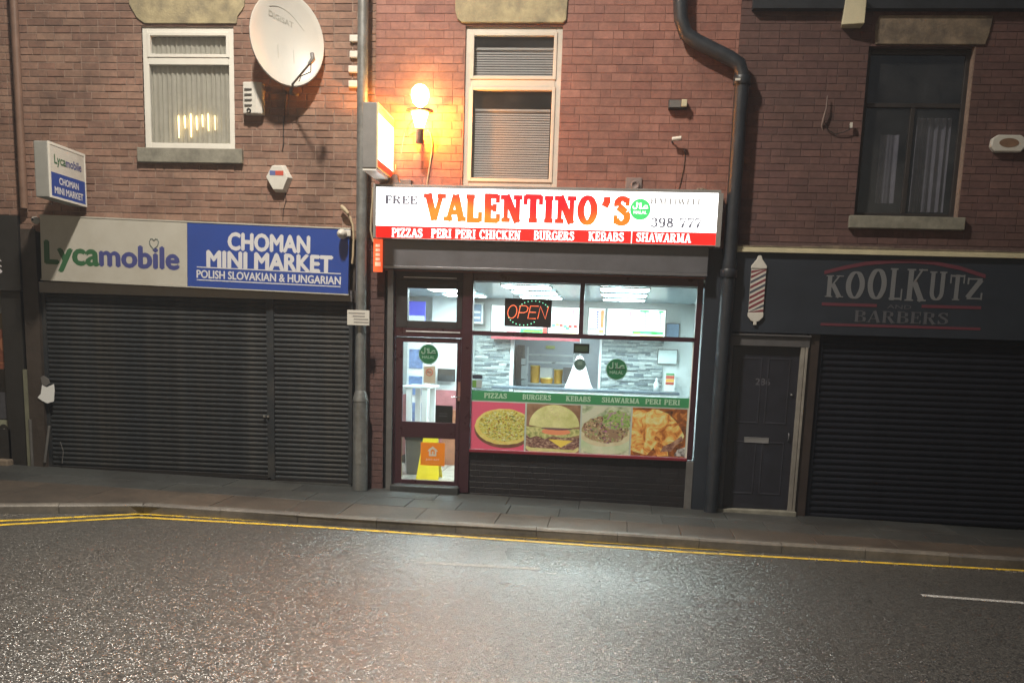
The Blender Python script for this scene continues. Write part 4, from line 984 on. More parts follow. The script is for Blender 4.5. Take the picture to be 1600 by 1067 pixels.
for ci, (cn, pxs) in enumerate((('right', (942,1012)), ('centre', (797,864)), ('left', (690,752)))):
    for ri, py in enumerate((450.5, 465, 477)):
        a = atz(pxs[0], py-2*ci, RZ)
        y0 = (.22, 1.45, 2.75)[ri]
        x0 = {'right': -.27, 'centre': -1.55, 'left': -2.75}[cn]
        ceiling_light(x0, x0+.62, y0, y0+.55, RZ, 'glowing ceiling panel seen through the window, %s column, %s row' % (cn, rowsn[ri]))
ceiling_light(-.9, -.3, 5.0, 5.6, 2.6, 'glowing ceiling panel in the kitchen behind the counter')

# menu boards above the opening
YM = RY1-.30
zmt = (pt(770, 479, YM).z+pt(1040, 483, YM).z)/2; zmb = (pt(770, 527, YM).z+pt(1040, 531, YM).z)/2
mw = emi('lit_menu_face', (.96,1,.98), 1.15, (.8,.8,.8))
red_e = emi('menu_red', (.75,.06,.05), .8); grn_e = emi('menu_green', (.10,.62,.22), .8); pur_e = emi('menu_purple', (.13,.10,.42), .8); ylw_e = emi('menu_yellow', (.9,.62,.1), .8); pnk_e = emi('menu_pink', (.85,.35,.40), .8)
mlab = ('lit menu board behind the open sign, leftmost of the four over the counter', 'lit menu board with red and green food pictures, just right of the open sign', 'lit menu board with blue and orange columns right of the window bar', 'lit menu board with green banners, rightmost over the counter')
mbs = [(768,856), (857,906), (919,946), (948,1040)]
mg = 'menu boards over the counter'
def mp(px, py): v = pt(px, py, YM-.062); return v.x, v.z
for i, (a, b_) in enumerate(mbs):
    x0, x1 = pt(a, 500, YM).x, pt(b_, 500, YM).x
    t = thing('menu_board', mlab[i], 'menu board', ((x0+x1)/2, YM, zmb), mg)
    boxp(x0+.008, x1-.008, YM-.06, YM, zmb, zmt, 'lit_face', mw, t)
    mb = MB(); w = .012; mb.box(x0, x1, YM-.065, YM+.01, zmt, zmt+w); mb.box(x0-.004, x0+.008, YM-.065, YM+.01, zmb, zmt); mb.box(x1-.008, x1+.004, YM-.065, YM+.01, zmb, zmt)
    mb.build('casing', M['grey_post'], t)
    def pr(pa, pb, pc, pd, m, n_='print'):
        u = mp(pa, pb); v = mp(pc, pd); boxp(u[0], v[0], YM-.0635, YM-.06, v[1], u[1], n_, m, t)
    if i == 0:
        pr(771,513,790,514,grn_e); pr(792,515,812,520,pnk_e); pr(813,513,848,521,grn_e); pr(818,516,846,519,ylw_e); pr(848,512,855,523,red_e)
    if i == 1:
        for k_, (u, v, m) in enumerate(((862,506,grn_e),(868,505,ylw_e),(874,506,red_e),(880,508,grn_e),(888,508,red_e),(896,508,red_e),(884,511,grn_e))): pr(u, v, u+5.5, v+4.5, m)
        pr(894,484,897,499,pnk_e); pr(870,482,905,483.2,grn_e); pr(858,520,905,521,ylw_e)
    if i == 2:
        for k_ in range(7): pr(932.5, 486+k_*4, 935.5, 489+k_*4, pur_e)
        pr(939,485,943,512,emi('menu_orange', (.85,.22,.08), .8)); pr(920,513,934,515,grn_e); pr(936,515,943,521,ylw_e)
    if i == 3:
        for k_ in range(8): pr(977.5, 488+k_*4.2, 979.5, 491+k_*4.2, pur_e)
        for k_ in range(6): pr(1007, 488+k_*4.2, 1009, 491+k_*4.2, pur_e); pr(1030.5, 489+k_*3.8, 1032.5, 491.5+k_*3.8, pur_e)
        pr(984,486,986,520,pnk_e); pr(1000,485,1014,488,grn_e); pr(1030,486,1037,489,grn_e)
        pr(988,517,1036,523,grn_e); pr(1000,524,1036,526,ylw_e); pr(990,519,1000,522,ylw_e); pr(1018,518,1026,523,grn_e)
boxp(pt(768,532,YM).x, pt(906,532,YM).x, YM-.05, YM+.25, zmb-.045, zmb-.006, 'menu_soffit', pm('red_soffit', (.6,.1,.12), .4), tk)

# counter
YC = 2.7
ct = thing('counter', 'glass and steel serving counter across the takeaway', 'counter', (0, YC, flr))
cz = (pt(770, 604, YC).z+pt(1060, 613, YC).z)/2
c0, c1 = pt(768, 604, YC).x, pt(1062, 613, YC).x
boxp(c0, c1, YC-.02, YC+.5, cz-.035, cz, 'rail', pm('dark_steel_rail', (.10,.13,.16), .3, .1), ct, .004)
boxp(c0+.35, c1-.02, YC, YC+.5, cz-.10, cz-.037, 'counter_edge', white, ct)
boxp(c0+.37, c1-.05, YC+.02, YC+.5, flr, cz-.102, 'front', steel, ct)
# kitchen steel shelf with tubs
YK = 5.4
sh = thing('steel_shelving', 'stainless steel rack in the kitchen behind the counter', 'shelving', (pt(860,600,YK).x, YK, flr))
A0, A1 = pt(823, 560, YK).x, pt(898, 560, YK).x
zz = [pt(850, y_, YK).z for y_ in (553.5, 565, 599)]
for z in zz: boxp(A0, A1, YK, YK+.4, z-.03, z, 'shelf', steel, sh, .003)
for x in (A0, A1-.03): MB().box(x, x+.03, YK-.002, YK+.03, flr, zz[0]+.12).build('post', steel, sh)
for i, (ya, yb) in enumerate(((560,570),(571,592),(594,602))):
    a = pt(815, ya, YK); b_ = pt(822, yb, YK); boxp(a.x, b_.x, YK-.05, YK+.2, b_.z, a.z, 'drawer', steel, sh, .004)
ytub = pm('yellow_tub', (.75,.42,.06), .4, .15, 5, .02)
for i, (a, b_, t0, t1, nm) in enumerate(((828,842,570.5,597,'tall yellow tub at the left end of the kitchen rack'), (843,863,590,598,'low yellow tub in the middle of the kitchen rack'), (865,878,577,598,'tall yellow tub right of the low tub on the rack'))):
    u = pt(a, t0, YK); v = pt(b_, t1, YK); r = (v.x-u.x)/2
    t = thing('food_tub', nm, 'tub', (u.x+r, YK+.15, zz[2]), 'yellow tubs on the kitchen rack')
    MB().lathe([(r*.9,0),(r,u.z-zz[2]-.02)], (u.x+r, YK+.15, zz[2]), 'z', 18).build('body', ytub, t); MB().lathe([(r*1.04,u.z-zz[2]-.02),(r*1.04,u.z-zz[2]),(.001,u.z-zz[2])], (u.x+r, YK+.15, zz[2]), 'z', 18).build('lid', pm('yellow_lid', (.85,.62,.15), .4), t)
u = pt(844, 574, YK+.1); v = pt(863, 580, YK+.1); tag(boxp(u.x, v.x, YK+.1, YK+.3, zz[2]+.075, u.z, 'white_carton', white, None, .005), 'white carton between the yellow tubs on the rack', 'carton')
u = pt(880, 574, YK); v = pt(894, 599, YK); tag(MB().prism([(u.x,u.z),(v.x,u.z),(v.x-.01,v.z),(u.x+.05,v.z),(u.x+.01,v.z+.05)], YK, YK+.25).build('grey_bin', M['grey_post']), 'dark grey container right of the yellow tubs', 'container')
u = pt(853, 540, 6.58); v = pt(867, 545, 6.58); tag(boxp(u.x, v.x, 6.57, 6.6, v.z, u.z, 'notice', pm('olive_notice', (.35,.38,.12), .5), None), 'small olive notice on the kitchen wall', 'notice')
u = pt(808, 560, 6.3); boxp(u.x, u.x+.12, 6.3, 6.6, 0, 2.0, 'kitchen_column', M['grey_post'], tk)
# heat lamp over the counter
YH = 3.2; u = pt(906, 556, YH); v = pt(906, 606, YH); ru = (pt(929, 606, YH).x-pt(884, 606, YH).x)/2
t = thing('heat_lamp', 'white cone shaped hanging heat lamp over the counter', 'lamp', (v.x, YH, cz))
MB().lathe([(ru,v.z-u.z),(ru*.86,v.z-u.z+.06),(.06,-.04),(.035,0),(.001,.0)], (u.x, YH, u.z), 'z', 24).build('shade', emi('glowing_white_shade', (1,1,1), .2, (.8,.8,.8)), t)
MB().tube([(u.x, YH, u.z), (u.x, YH, RZ)], .006, 6).build('cord', white, t)
# wall things right side
def card(px0, py0, px1, py1, Y, m, name, label, cat, frame=None, d=.012):
    q = rc(px0, py0, px1, py1, Y); t = thing(name, label, cat, (q[0], Y, q[2]))
    boxp(q[0], q[1], Y, Y+d, q[2], q[3], 'sheet', m, t)
    if frame:
        mb = MB(); w = .012; mb.box(q[0]-w, q[1]+w, Y-.006, Y+d, q[3], q[3]+w); mb.box(q[0]-w, q[1]+w, Y-.006, Y+d, q[2]-w, q[2]); mb.box(q[0]-w, q[0], Y-.006, Y+d, q[2], q[3]); mb.box(q[1], q[1]+w, Y-.006, Y+d, q[2], q[3]); mb.build('frame', frame, t)
    return t, q
card(1042, 506, 1060, 528, RY1-.03, pm('blue_certificate', (.25,.38,.55), .4, .15, 12, 0), 'certificate', 'pale blue framed certificate right of the menu boards', 'certificate', M['grey_post'])
card(1029, 546.5, 1057, 568.5, RY1-.06, pm('white_notice', (.65,.78,.78), .4, .05, 12, 0), 'notice_board', 'white framed notice hanging on the stone cladding at the right', 'notice', M['grey_post'])
t, q = card(1039, 582, 1054, 611, RY1-.2, white, 'leaflet_stand', 'leaflet stand with red and orange food pictures at the right end of the counter', 'leaflet stand')
for i, (m, a, b_) in enumerate((('menu_green',.86,.97),('menu_red',.66,.84),('menu_yellow',.5,.64),('menu_red',.34,.48))):
    boxp(q[0]+.02, q[1]-.02, RY1-.204, RY1-.2, q[2]+(q[3]-q[2])*a, q[2]+(q[3]-q[2])*b_, 'print', flat('leaflet_'+m, {'menu_green':(.1,.4,.15),'menu_red':(.55,.1,.07),'menu_yellow':(.8,.45,.08)}[m]), t)
p = pt(1025, 613, YC+.2); tag(MB().lathe([(.001,0),(.04,0),(.042,.12),(.018,.16),(.012,.19),(.02,.2),(.001,.21)], (p.x, YC+.2, cz), 'z', 12).build('spray_bottle', white), 'white spray bottle standing at the right end of the counter', 'bottle')
# framed things on the right side wall, seen edge-on
for i, (y_, z_) in enumerate(((1.5,1.72),(2.6,1.75),(3.5,1.7))):
    tag(boxp(xr-.02, xr-.002, y_, y_+.5, z_-.25, z_+.25, 'wall_frame', pm('wall_frame_glass%d' % i, (.45,.55,.55), .2), None), 'glazed frame on the right side wall of the shop, %s from the window' % ('nearest', 'second', 'third')[i], 'picture frame')
# left side: blue drinks fridge, shelf, mirror, bin, wet floor sign
YL = 3.0; q = rc(641, 451, 662, 502, YL)
fz = rc(640, 452, 676, 700, YL)
t = thing('drinks_fridge', 'tall drinks fridge with blue header seen through the door glass', 'fridge', (fz[0], YL, flr))
blue = emi('blue_fridge_header', (.05,.07,.5), .9, (.05,.06,.4))
xa, xb = pt(637, 480, YL).x, pt(666, 480, YL).x
boxp(xa, xb, YL, YL+.5, flr, 2.1, 'cabinet', white, t, .01); boxp(xa+.01, xb-.01, YL-.03, YL, 2.12, 2.6, 'header', blue, t)
boxp(xa+.02, xb-.02, YL-.035, YL-.03, 2.3, 2.38, 'white_stripe', white, t)
for i in range(4): boxp(xa+.04, xb-.04, YL-.02, YL-.004, .3+i*.42, .6+i*.42, 'shelf_front', pm('blue_cans%d' % i, (.14,.22,.42), .4, .4, 20, 0), t)
t = thing('wall_rack', 'white wall rack with blue and white striped cartons left of the menu boards', 'rack', (pt(700,500,RY1).x, RY1, 2.1))
q = rc(689, 474, 752, 503, RY1-.2); boxp(q[0], q[1], RY1-.2, RY1-.05, q[2], q[3], 'backboard', pm('slate_blue_board', (.16,.24,.36), .4), t)
mb = MB(); w = .03; mb.ring(q[0]-w, q[1]+w, q[2]-w, q[3]+w, w, RY1-.23, RY1-.2); mb.build('frame', white, t)
for k_ in range(2): boxp(q[0]+.02, q[1]-.02, RY1-.215, RY1-.2, q[2]+.05+.09*k_, q[2]+.085+.09*k_, 'stripe', white, t)
# white wall panel behind the door and pink dado
boxp(pt(674,560,3.9).x, cx0-.02, 3.9, 4.0, 1.2, RZ, 'partition', white, tk); boxp(pt(674,560,3.9).x, cx0-.02, 3.88, 4.0, flr, 1.2, 'pink_dado', bpy.data.materials['pink_wall'], tk)
card(685, 577, 710, 595, 3.8, pm('dark_picture', (.05,.05,.05), .3, .6, 6, 0), 'picture', 'dark framed picture on the white wall behind the door', 'picture', M['brown_frame'])
tb = thing('table', 'white table with square legs just inside the door', 'table', (pt(648,600,1.6).x, 1.6, flr))
a = pt(628, 600, 1.6); b_ = pt(672, 604, 1.6); boxp(a.x, b_.x, 1.6, 2.4, b_.z-.03, b_.z, 'tabletop', white, tb, .004)
for x in (pt(636,640,1.6).x, pt(660,640,1.6).x):
    for y_ in (1.62, 2.3): boxp(x-.02, x+.06, y_, y_+.06, flr, b_.z-.032, 'leg', white, tb)
a = pt(652, 685, 1.3)
t = thing('waste_bin', 'grey waste bin with black liner behind the door', 'bin', (a.x, 1.3, flr))
MB().add([(a.x-.13,1.2,flr),(a.x+.1,1.2,flr),(a.x+.1,1.45,flr),(a.x-.13,1.45,flr),(a.x-.15,1.18,.62),(a.x+.12,1.18,.62),(a.x+.12,1.47,.62),(a.x-.15,1.47,.62)], [(0,1,5,4),(1,2,6,5),(2,3,7,6),(3,0,4,7)]).build('body', M['grey_post'], t)
MB().box(a.x-.165, a.x+.135, 1.165, 1.485, .58, .68).build('liner', M['dark_pl'], t, bevel=.02)
yel = pm('yellow_plastic', (.8,.62,.02), .35, .1)
a = pt(672, 735, .85)
t = thing('wet_floor_sign', 'yellow folding wet floor sign behind the lower door glass', 'sign', (a.x, .85, flr))
for s_ in (-1, 1):
    MB().add([(a.x-.17,.85+s_*.16,flr),(a.x+.15,.85+s_*.16,flr),(a.x+.1,.85+s_*.02,.66),(a.x-.1,.85+s_*.02,.66),(a.x-.17,.865+s_*.16,flr),(a.x+.15,.865+s_*.16,flr),(a.x+.1,.865+s_*.02,.66),(a.x-.1,.865+s_*.02,.66)], [(0,1,2,3),(7,6,5,4),(0,4,5,1),(1,5,6,2),(2,6,7,3),(3,7,4,0)]).build('leaf', yel, t)
boxp(pt(690,700,2.6).x, pt(712,700,2.6).x, 2.6, 2.7, flr, .95, 'wood_panel', pm('orange_wood', (.38,.15,.08), .5), tk)

# --- window stickers
YG = YF+.048
def sticker(px0, py0, px1, py1, m, label, name='sticker', y=YG):
    q = rc(px0, py0, px1, py1, y); t = thing(name, label, 'sticker', (q[0], y, q[2])); boxp(q[0], q[1], y-.002, y, q[2], q[3], 'sheet', m, t); return t, q
lg = translucent_over(flat('halal_green', (.045,.23,.11), .5), .35); lw = translucent_over(flat('halal_pale', (.45,.68,.55), .5), .4)
DG = yf+.018
for px, py, r, y, lab in ((669.5,553.5,.13,DG,'round green halal sticker on the upper glass of the door'), (963.5,577,.137,YG,'round green halal sticker on the big window')):
    c_ = pt(px, py, y); t = thing('halal_sticker', lab, 'sticker', (c_.x, y, c_.z-r), 'round halal stickers on the glass')
    halal(c_.x, c_.z, r, y-.001, lg, lw, t, lw)
c_ = pt(906, 569.5, YG); t = thing('round_sticker', 'small round grey green sticker in the middle of the window', 'sticker', (c_.x, YG, c_.z-.07))
MB().disc(c_.x, c_.z, .075, .075, YG-.003, YG-.001).build('disc', translucent_over(flat('grey_green', (.13,.22,.19)), .3), t); boxp(c_.x-.03, c_.x+.03, YG-.0045, YG-.003, c_.z-.005, c_.z+.04, 'emblem', flat('pale_emblem', (.2,.32,.27)), t)
t, q = sticker(896.5, 536.5, 920.5, 552.5, flat('black_sticker', (.012,.02,.018), .3), 'black rectangular sticker hanging at the top middle of the window')
boxp(q[0]+.02, q[1]-.02, YG-.004, YG-.002, q[2]+.025, q[3]-.03, 'print', flat('dark_green_print', (.04,.07,.04)), t)
sticker(738.5, 585.5, 753.5, 592, flat('slate_sticker', (.04,.05,.08), .3), 'small dark strip sticker at the lower left edge of the window')
t, q = sticker(738, 593, 753, 606, flat('pale_card', (.45,.5,.5), .3, transl=.3), 'green and white card above the green band at the window left')
boxp(q[0]+.005, q[0]+.055, YG-.004, YG-.002, q[2]+.005, q[3]-.005, 'green_print', flat('lime_print', (.16,.36,.08)), t)
t, q = sticker(662, 571.5, 680, 599, flat('cream_card', (.62,.55,.45), .4, transl=.4), 'cream no smoking notice on the door glass', 'no_smoking_notice', DG)
mx, mz = (q[0]+q[1])/2, (q[2]+q[3])/2+.03
MB().tube([(mx+.042*math.cos(a_/24*2*PI), DG-.004, mz+.042*math.sin(a_/24*2*PI)) for a_ in range(25)], .005, 4).tube([(mx-.03,DG-.005,mz+.03),(mx+.03,DG-.005,mz-.03)], .004, 4).build('red_ring', flat('notice_red', (.6,.1,.06)), t)
boxp(mx-.03, mx+.025, DG-.004, DG-.002, mz-.005, mz+.004, 'cigarette', M['dark_pl'], t)
t, q = sticker(680.5, 633, 707, 661, flat('black_card', (.012,.014,.016), .3), 'black square card in the lower right corner of the upper door glass', y=DG)
boxp(q[0]+.05, q[1]-.07, DG-.004, DG-.002, q[2]+.08, q[2]+.095, 'print', flat('dim_print', (.05,.06,.07)), t); boxp(q[0]+.05, q[1]-.07, DG-.0042, DG-.002, q[2]+.115, q[2]+.125, 'print', bpy.data.materials['dim_print'], t)
ora = flat('orange_sticker', (.85,.36,.04), .4, transl=.45)
t, q = sticker(657.5, 690.5, 694.5, 728, ora, 'orange delivery sticker with white house emblem on the lower door glass', 'delivery_sticker', DG)
w_, h_ = q[1]-q[0], q[3]-q[2]; mx, mz = (q[0]+q[1])/2, q[2]+h_*.62; wl_ = flat('sticker_white', (.85,.82,.72), .4, transl=.3)
mb = MB(); mb.prism([(mx-w_*.22,mz+.0),(mx-w_*.15,mz+h_*.1),(mx,mz+h_*.22),(mx+w_*.15,mz+h_*.1),(mx+w_*.22,mz),(mx+w_*.14,mz+.0),(mx,mz+h_*.1),(mx-w_*.14,mz)], DG-.004, DG-.002)
for dx in (-.12, 0, .12): mb.box(mx+w_*dx-w_*.035, mx+w_*dx+w_*.035, DG-.0045, DG-.002, mz-h_*.2, mz+h_*(.04 if dx else .0))
mb.box(mx-w_*.15, mx+w_*.15, DG-.0041, DG-.002, mz-h_*.21, mz-h_*.13)
mb.build('emblem', wl_, t); sans('JUST EAT', mx-w_*.28, mx+w_*.28, q[2]+h_*.2, q[2]+h_*.3, DG-.003, wl_, t, .02)
boxp(mx-w_*.3, mx+w_*.3, DG-.004, DG-.002, q[2]+h_*.1, q[2]+h_*.115, 'print', flat('orange_print', (.9,.5,.12)), t)

# --- OPEN light
YO = YF+.03
q = rc(789, 465.5, 861, 512, YO)
t = thing('open_sign', 'black light up open sign with red letters hanging in the window', 'sign', ((q[0]+q[1])/2, YO, q[2]))
boxp(q[0], q[1], YO, YO+.018, q[2], q[3], 'board', flat('black_board', (.02,.018,.02), .35), t, .003)
w_, h_ = q[1]-q[0], q[3]-q[2]
glow = emi('red_orange_tube', (1,.19,.07), 1.5, (.6,.1,.05)); glow2 = emi('green_led', (.25,.95,.6), 1.2)
def tube_letter(st, x0, wd):
    mb = MB()
    for s_ in st: mb.tube([(q[0]+w_*(x0+a*wd+.035*b), YO-.006, q[2]+h_*(.30+.44*b)) for a, b in s_], .0048, 6)
    mb.build('tube_letter', glow, t)
O_ = [arc(.5,.5,.5,.52,0,360,20)]; P_ = [[(0,0),(.08,1),(.7,1),(.98,.85),(.9,.55),(.6,.45),(.05,.45)]]; E_ = [[(.9,0),(0,0),(.08,1),(.98,1)],[(.04,.5),(.8,.5)]]; N_ = [[(0,0),(.08,1),(.85,0),(.98,1)]]
for l_, x0 in ((O_,.055),(P_,.285),(E_,.50),(N_,.71)): tube_letter(l_, x0, .19)
for k_, pts in enumerate((arc(.62,.62,.31,.30,160,22,9), arc(.40,.42,.32,.36,198,318,8))):
    for a, b in pts: MB().lathe([(.0075,0),(.006,-.006),(.001,-.008)], (q[0]+w_*a, YO, q[2]+h_*b), 'y', 8).build('led', glow2, t)
for dx in (.18, .84): MB().tube([(q[0]+w_*dx, YO+.01, q[3]), (q[0]+w_*dx, YO+.01, ztop)], .002, 4).build('hanging_wire', M['dark_pl'], t)

# --- printed food band on the lower window
YP = YF+.046
gt = (pt(735, 609, YP).z+pt(1077, 622.5, YP).z)/2; gb = (pt(735, 625, YP).z+pt(1076, 637, YP).z)/2; pb_ = zbot+.004
vin = thing('window_food_print', 'printed band of food pictures with green title strip on the shop window', 'window print', (xw0, YP, pb_))
tr_ = .15
vg = translucent_over(flat('vinyl_green', (.06,.34,.14), .5), tr_); vwh = translucent_over(flat('vinyl_white', (.55,.62,.55), .5), tr_)
boxp(xw0+.004, xw1-.004, YP-.001, YP, pb_, gt, 'backing', vwh, vin)
boxp(xw0+.004, xw1-.004, YP-.003, YP-.001, gb, gt, 'green_strip', vg, vin)
pvt = lambda a: pt(a, 625, YP).x
for w, a, b_ in (('PIZZAS',756,792),('BURGERS',816,861),('KEBABS',884,923),('SHAWARMA',940,999),('PERI PERI',1008,1063)):
    dg_ = (gt-gb); slab_text(w, pvt(a), pvt(b_), gb+dg_*.25, gb+dg_*.78, YP-.0035, translucent_over(flat('vinyl_letters', (.6,.85,.66), .5), .3) if 'vinyl_letters' not in bpy.data.materials else bpy.data.materials['vinyl_letters'], vin, .22, .14, .13, .19)
def noisy(name, stops, scale, detail=6.0, stretch=(1,1,1), transl=tr_, dist=0.0):
    m, nt, b = newmat(name); tc = N(nt, 'ShaderNodeTexCoord'); mp_ = N(nt, 'ShaderNodeMapping'); mp_.inputs['Scale'].default_value = stretch
    n_ = N(nt, 'ShaderNodeTexNoise', Scale=scale, Detail=detail, Roughness=.6, Distortion=dist); nt.links.new(tc.outputs['Object'], mp_.inputs[0]); nt.links.new(mp_.outputs[0], n_.inputs[0])
    nt.links.new(ramp(nt, n_.outputs[0], [(p_, tuple(min(.92, c_*1.55) for c_ in q_)) for p_, q_ in stops]), b.inputs['Base Color']); b.inputs['Roughness'].default_value = .5
    return translucent_over(m, transl)
zi1 = gb-.018
seams = [xw0+.004, pvt(823.5)-.0, pvt(910), pvt(988.5), xw1-.02]
seams = [xw0+.004] + [pt(v, 665, YP).x for v in (821, 907.5, 986)] + [xw1-.014]
pics = []
bgm = [translucent_over(flat('pink_print', (.85,.14,.24), .5), tr_), noisy('brown_backdrop', [(.3,(.12,.06,.03)),(.7,(.32,.2,.12))], 6), noisy('green_backdrop', [(.3,(.1,.16,.07)),(.5,(.35,.42,.28)),(.7,(.55,.6,.45))], 9, stretch=(1,1,2)), noisy('flame_backdrop', [(.35,(.03,.02,.015)),(.55,(.25,.08,.02)),(.7,(.6,.25,.06))], 6, dist=1.5)]
nms = ('pizza_picture', 'burger_picture', 'wrap_picture', 'chicken_picture')
for i in range(4):
    a, b_ = seams[i]+(.012 if i else 0), seams[i+1]-.012
    o = boxp(a, b_, YP-.003, YP-.001, pb_+.0, zi1, nms[i], bgm[i], vin); pics.append((o, a, b_, pb_, zi1))
def blob(parent, pts, m, name, lay, pic):
    _, a, b_, c, d = pic; P_ = [(min(max(x, 0), 1), min(max(z, 0), 1)) for x, z in pts]
    Q_ = [(a+(b_-a)*x, c+(d-c)*z) for x, z in P_]; Q2 = []
    for p_ in Q_:
        if not Q2 or (abs(p_[0]-Q2[-1][0])+abs(p_[1]-Q2[-1][1])) > 1e-5: Q2.append(p_)
    y = YP-.003-lay*.0004
    return MB().prism(Q2, y-.0004, y).build(name, m, parent)
def ell(cx, cz, rx, rz, n=36, wob=0, seed=0, a0=0, a1=360):
    r = random.Random(seed); return [(cx+rx*(1+r.uniform(-wob,wob))*math.cos(math.radians(a0+(a1-a0)*i/n)), cz+rz*(1+r.uniform(-wob,wob))*math.sin(math.radians(a0+(a1-a0)*i/n))) for i in range(n)]
# pizza
P0 = pics[0]
blob(P0[0], ell(.63,.42,.56,.38,40), noisy('board_print', [(.3,(.1,.05,.03)),(.7,(.2,.1,.06))], 10), 'board', 1, P0)
blob(P0[0], ell(.62,.49,.54,.38,40,.015,3), noisy('crust_print', [(.3,(.55,.42,.08)),(.7,(.68,.55,.2))], 16), 'crust', 2, P0)
blob(P0[0], ell(.63,.51,.48,.33,40,.03,4), noisy('topping_print', [(.38,(.16,.11,.02)),(.44,(.45,.33,.05)),(.5,(.80,.60,.14)),(.55,(.30,.34,.07)),(.6,(.85,.72,.35))], 16, dist=2.0, stretch=(1,1,1.6)), 'topping', 3, P0)
def bits(pic, cols, n, cx, cz, rx, rz, lmin, lmax, lay, seed, name):
    r = random.Random(seed); _, a, b_, c, d = pic
    for k_, col in enumerate(cols):
        mb = MB(); y = YP-.003-lay*.0004-k_*.0003
        for i in range(n):
            q_ = r.uniform(0, 2*PI); m_ = math.sqrt(r.random()); u, v = cx+rx*m_*math.cos(q_), cz+rz*m_*math.sin(q_)
            L_, an, w_ = r.uniform(lmin, lmax), r.uniform(0, PI), r.uniform(.006, .012)
            x, z = a+(b_-a)*u, c+(d-c)*v; dx, dz = L_*math.cos(an), L_*.5*math.sin(an); nx, nz = -w_*math.sin(an), w_*math.cos(an)*.7
            P_ = [(x-dx-nx*.3,z-dz-nz*.3),(x-nx,z-nz),(x+dx,z+dz),(x+nx,z+nz)]
            if all(a+.003 < p_[0] < b_-.003 and c+.003 < p_[1] < d-.003 for p_ in P_): mb.prism(P_, y-.0003, y)
        if mb.v: kind(mb.build(name, translucent_over(flat(name+str(k_), tuple(min(.92, c_*1.4) for c_ in col)), tr_), pic[0]), 'stuff')
bits(P0, [(.30,.30,.06),(.82,.66,.30),(.45,.25,.06),(.16,.20,.04)], 42, .63, .51, .44, .29, .008, .03, 5, 21, 'topping_piece')
# burger
P1 = pics[1]
bun = noisy('bun_print', [(.38,(.42,.44,.16)),(.62,(.78,.60,.30))], 4)
blob(P1[0], ell(.5,.08,.5,.16,24), bun, 'bottom_bun', 1, P1)
blob(P1[0], [(0,.12),(.1,.08),(.9,.06),(1,.14),(1,.32),(.5,.3),(0,.34)], noisy('patty_print', [(.35,(.06,.03,.03)),(.5,(.18,.09,.07)),(.65,(.45,.34,.25))], 22, stretch=(1,1,2)), 'patty', 2, P1)
blob(P1[0], [(.42,.27),(.88,.25),(.66,.10)], flat('cheese_print', (.9,.7,.12)), 'cheese', 3, P1)
blob(P1[0], [(0,.36),(.08,.28),(.2,.33),(.35,.27),(.5,.34),(.7,.3),(.85,.33),(1,.38),(1,.5),(0,.52)], noisy('lettuce_print', [(.35,(.16,.2,.05)),(.6,(.5,.5,.22))], 20), 'lettuce', 4, P1)
blob(P1[0], ell(.56,.43,.27,.07,24), flat('tomato_print', (.85,.32,.16)), 'tomato', 5, P1)
blob(P1[0], ell(.56,.50,.28,.035,24,.1,2), flat('onion_print', (.2,.12,.12)), 'onion', 6, P1)
blob(P1[0], [(.05,.55)]+ell(.52,.55,.47,.44,26,0,0,180,0)+[(.99,.55),(.8,.51),(.3,.51)], bun, 'top_bun', 7, P1)
sd = flat('seed_print', (.75,.62,.38)); mb = MB(); r = random.Random(9)
for i in range(70):
    u, v = r.gauss(.52,.2), r.uniform(.66,.96)
    if ((u-.52)/.42)**2+((v-.55)/.42)**2 < .95:
        x = P1[1]+(P1[2]-P1[1])*u; z = P1[3]+(P1[4]-P1[3])*v; y = YP-.0066; mb.box(x-.005, x+.006, y, y+.001, z-.003, z+.003)
kind(mb.build('sesame_seeds', sd, P1[0]), 'stuff')
# wrap
P2 = pics[2]
blob(P2[0], ell(.45,.28,.62,.30,30), noisy('plate_print', [(.3,(.36,.48,.28)),(.7,(.55,.64,.45))], 5), 'plate', 1, P2)
blob(P2[0], ell(.5,.42,.55,.26,30,.03,6), noisy('flatbread_print', [(.3,(.48,.42,.25)),(.7,(.66,.60,.42))], 9), 'flatbread', 2, P2)
blob(P2[0], [(0,.6),(.45,.9),(.55,1),(.3,1),(0,.8)], flat('pale_wrap_print', (.62,.66,.50)), 'wrap_edge', 3, P2)
blob(P2[0], ell(.5,.52,.5,.27,30,.08,8), noisy('meat_print', [(.32,(.03,.02,.02)),(.45,(.20,.11,.07)),(.53,(.42,.30,.18)),(.6,(.16,.26,.08)),(.7,(.35,.18,.28))], 18, dist=1.5), 'filling', 4, P2)
blob(P2[0], ell(.72,.72,.32,.2,26,.15,11), noisy('salad_print', [(.35,(.08,.16,.04)),(.5,(.28,.42,.12)),(.6,(.3,.14,.25)),(.7,(.55,.62,.35))], 20), 'salad', 5, P2)
blob(P2[0], ell(.62,.42,.16,.11,20), flat('slice_print', (.34,.23,.14)), 'slice', 6, P2)
bits(P2, [(.03,.02,.02),(.50,.36,.22),(.28,.40,.12),(.36,.14,.26),(.62,.55,.38)], 26, .5, .5, .45, .26, .01, .035, 7, 22, 'filling_piece')
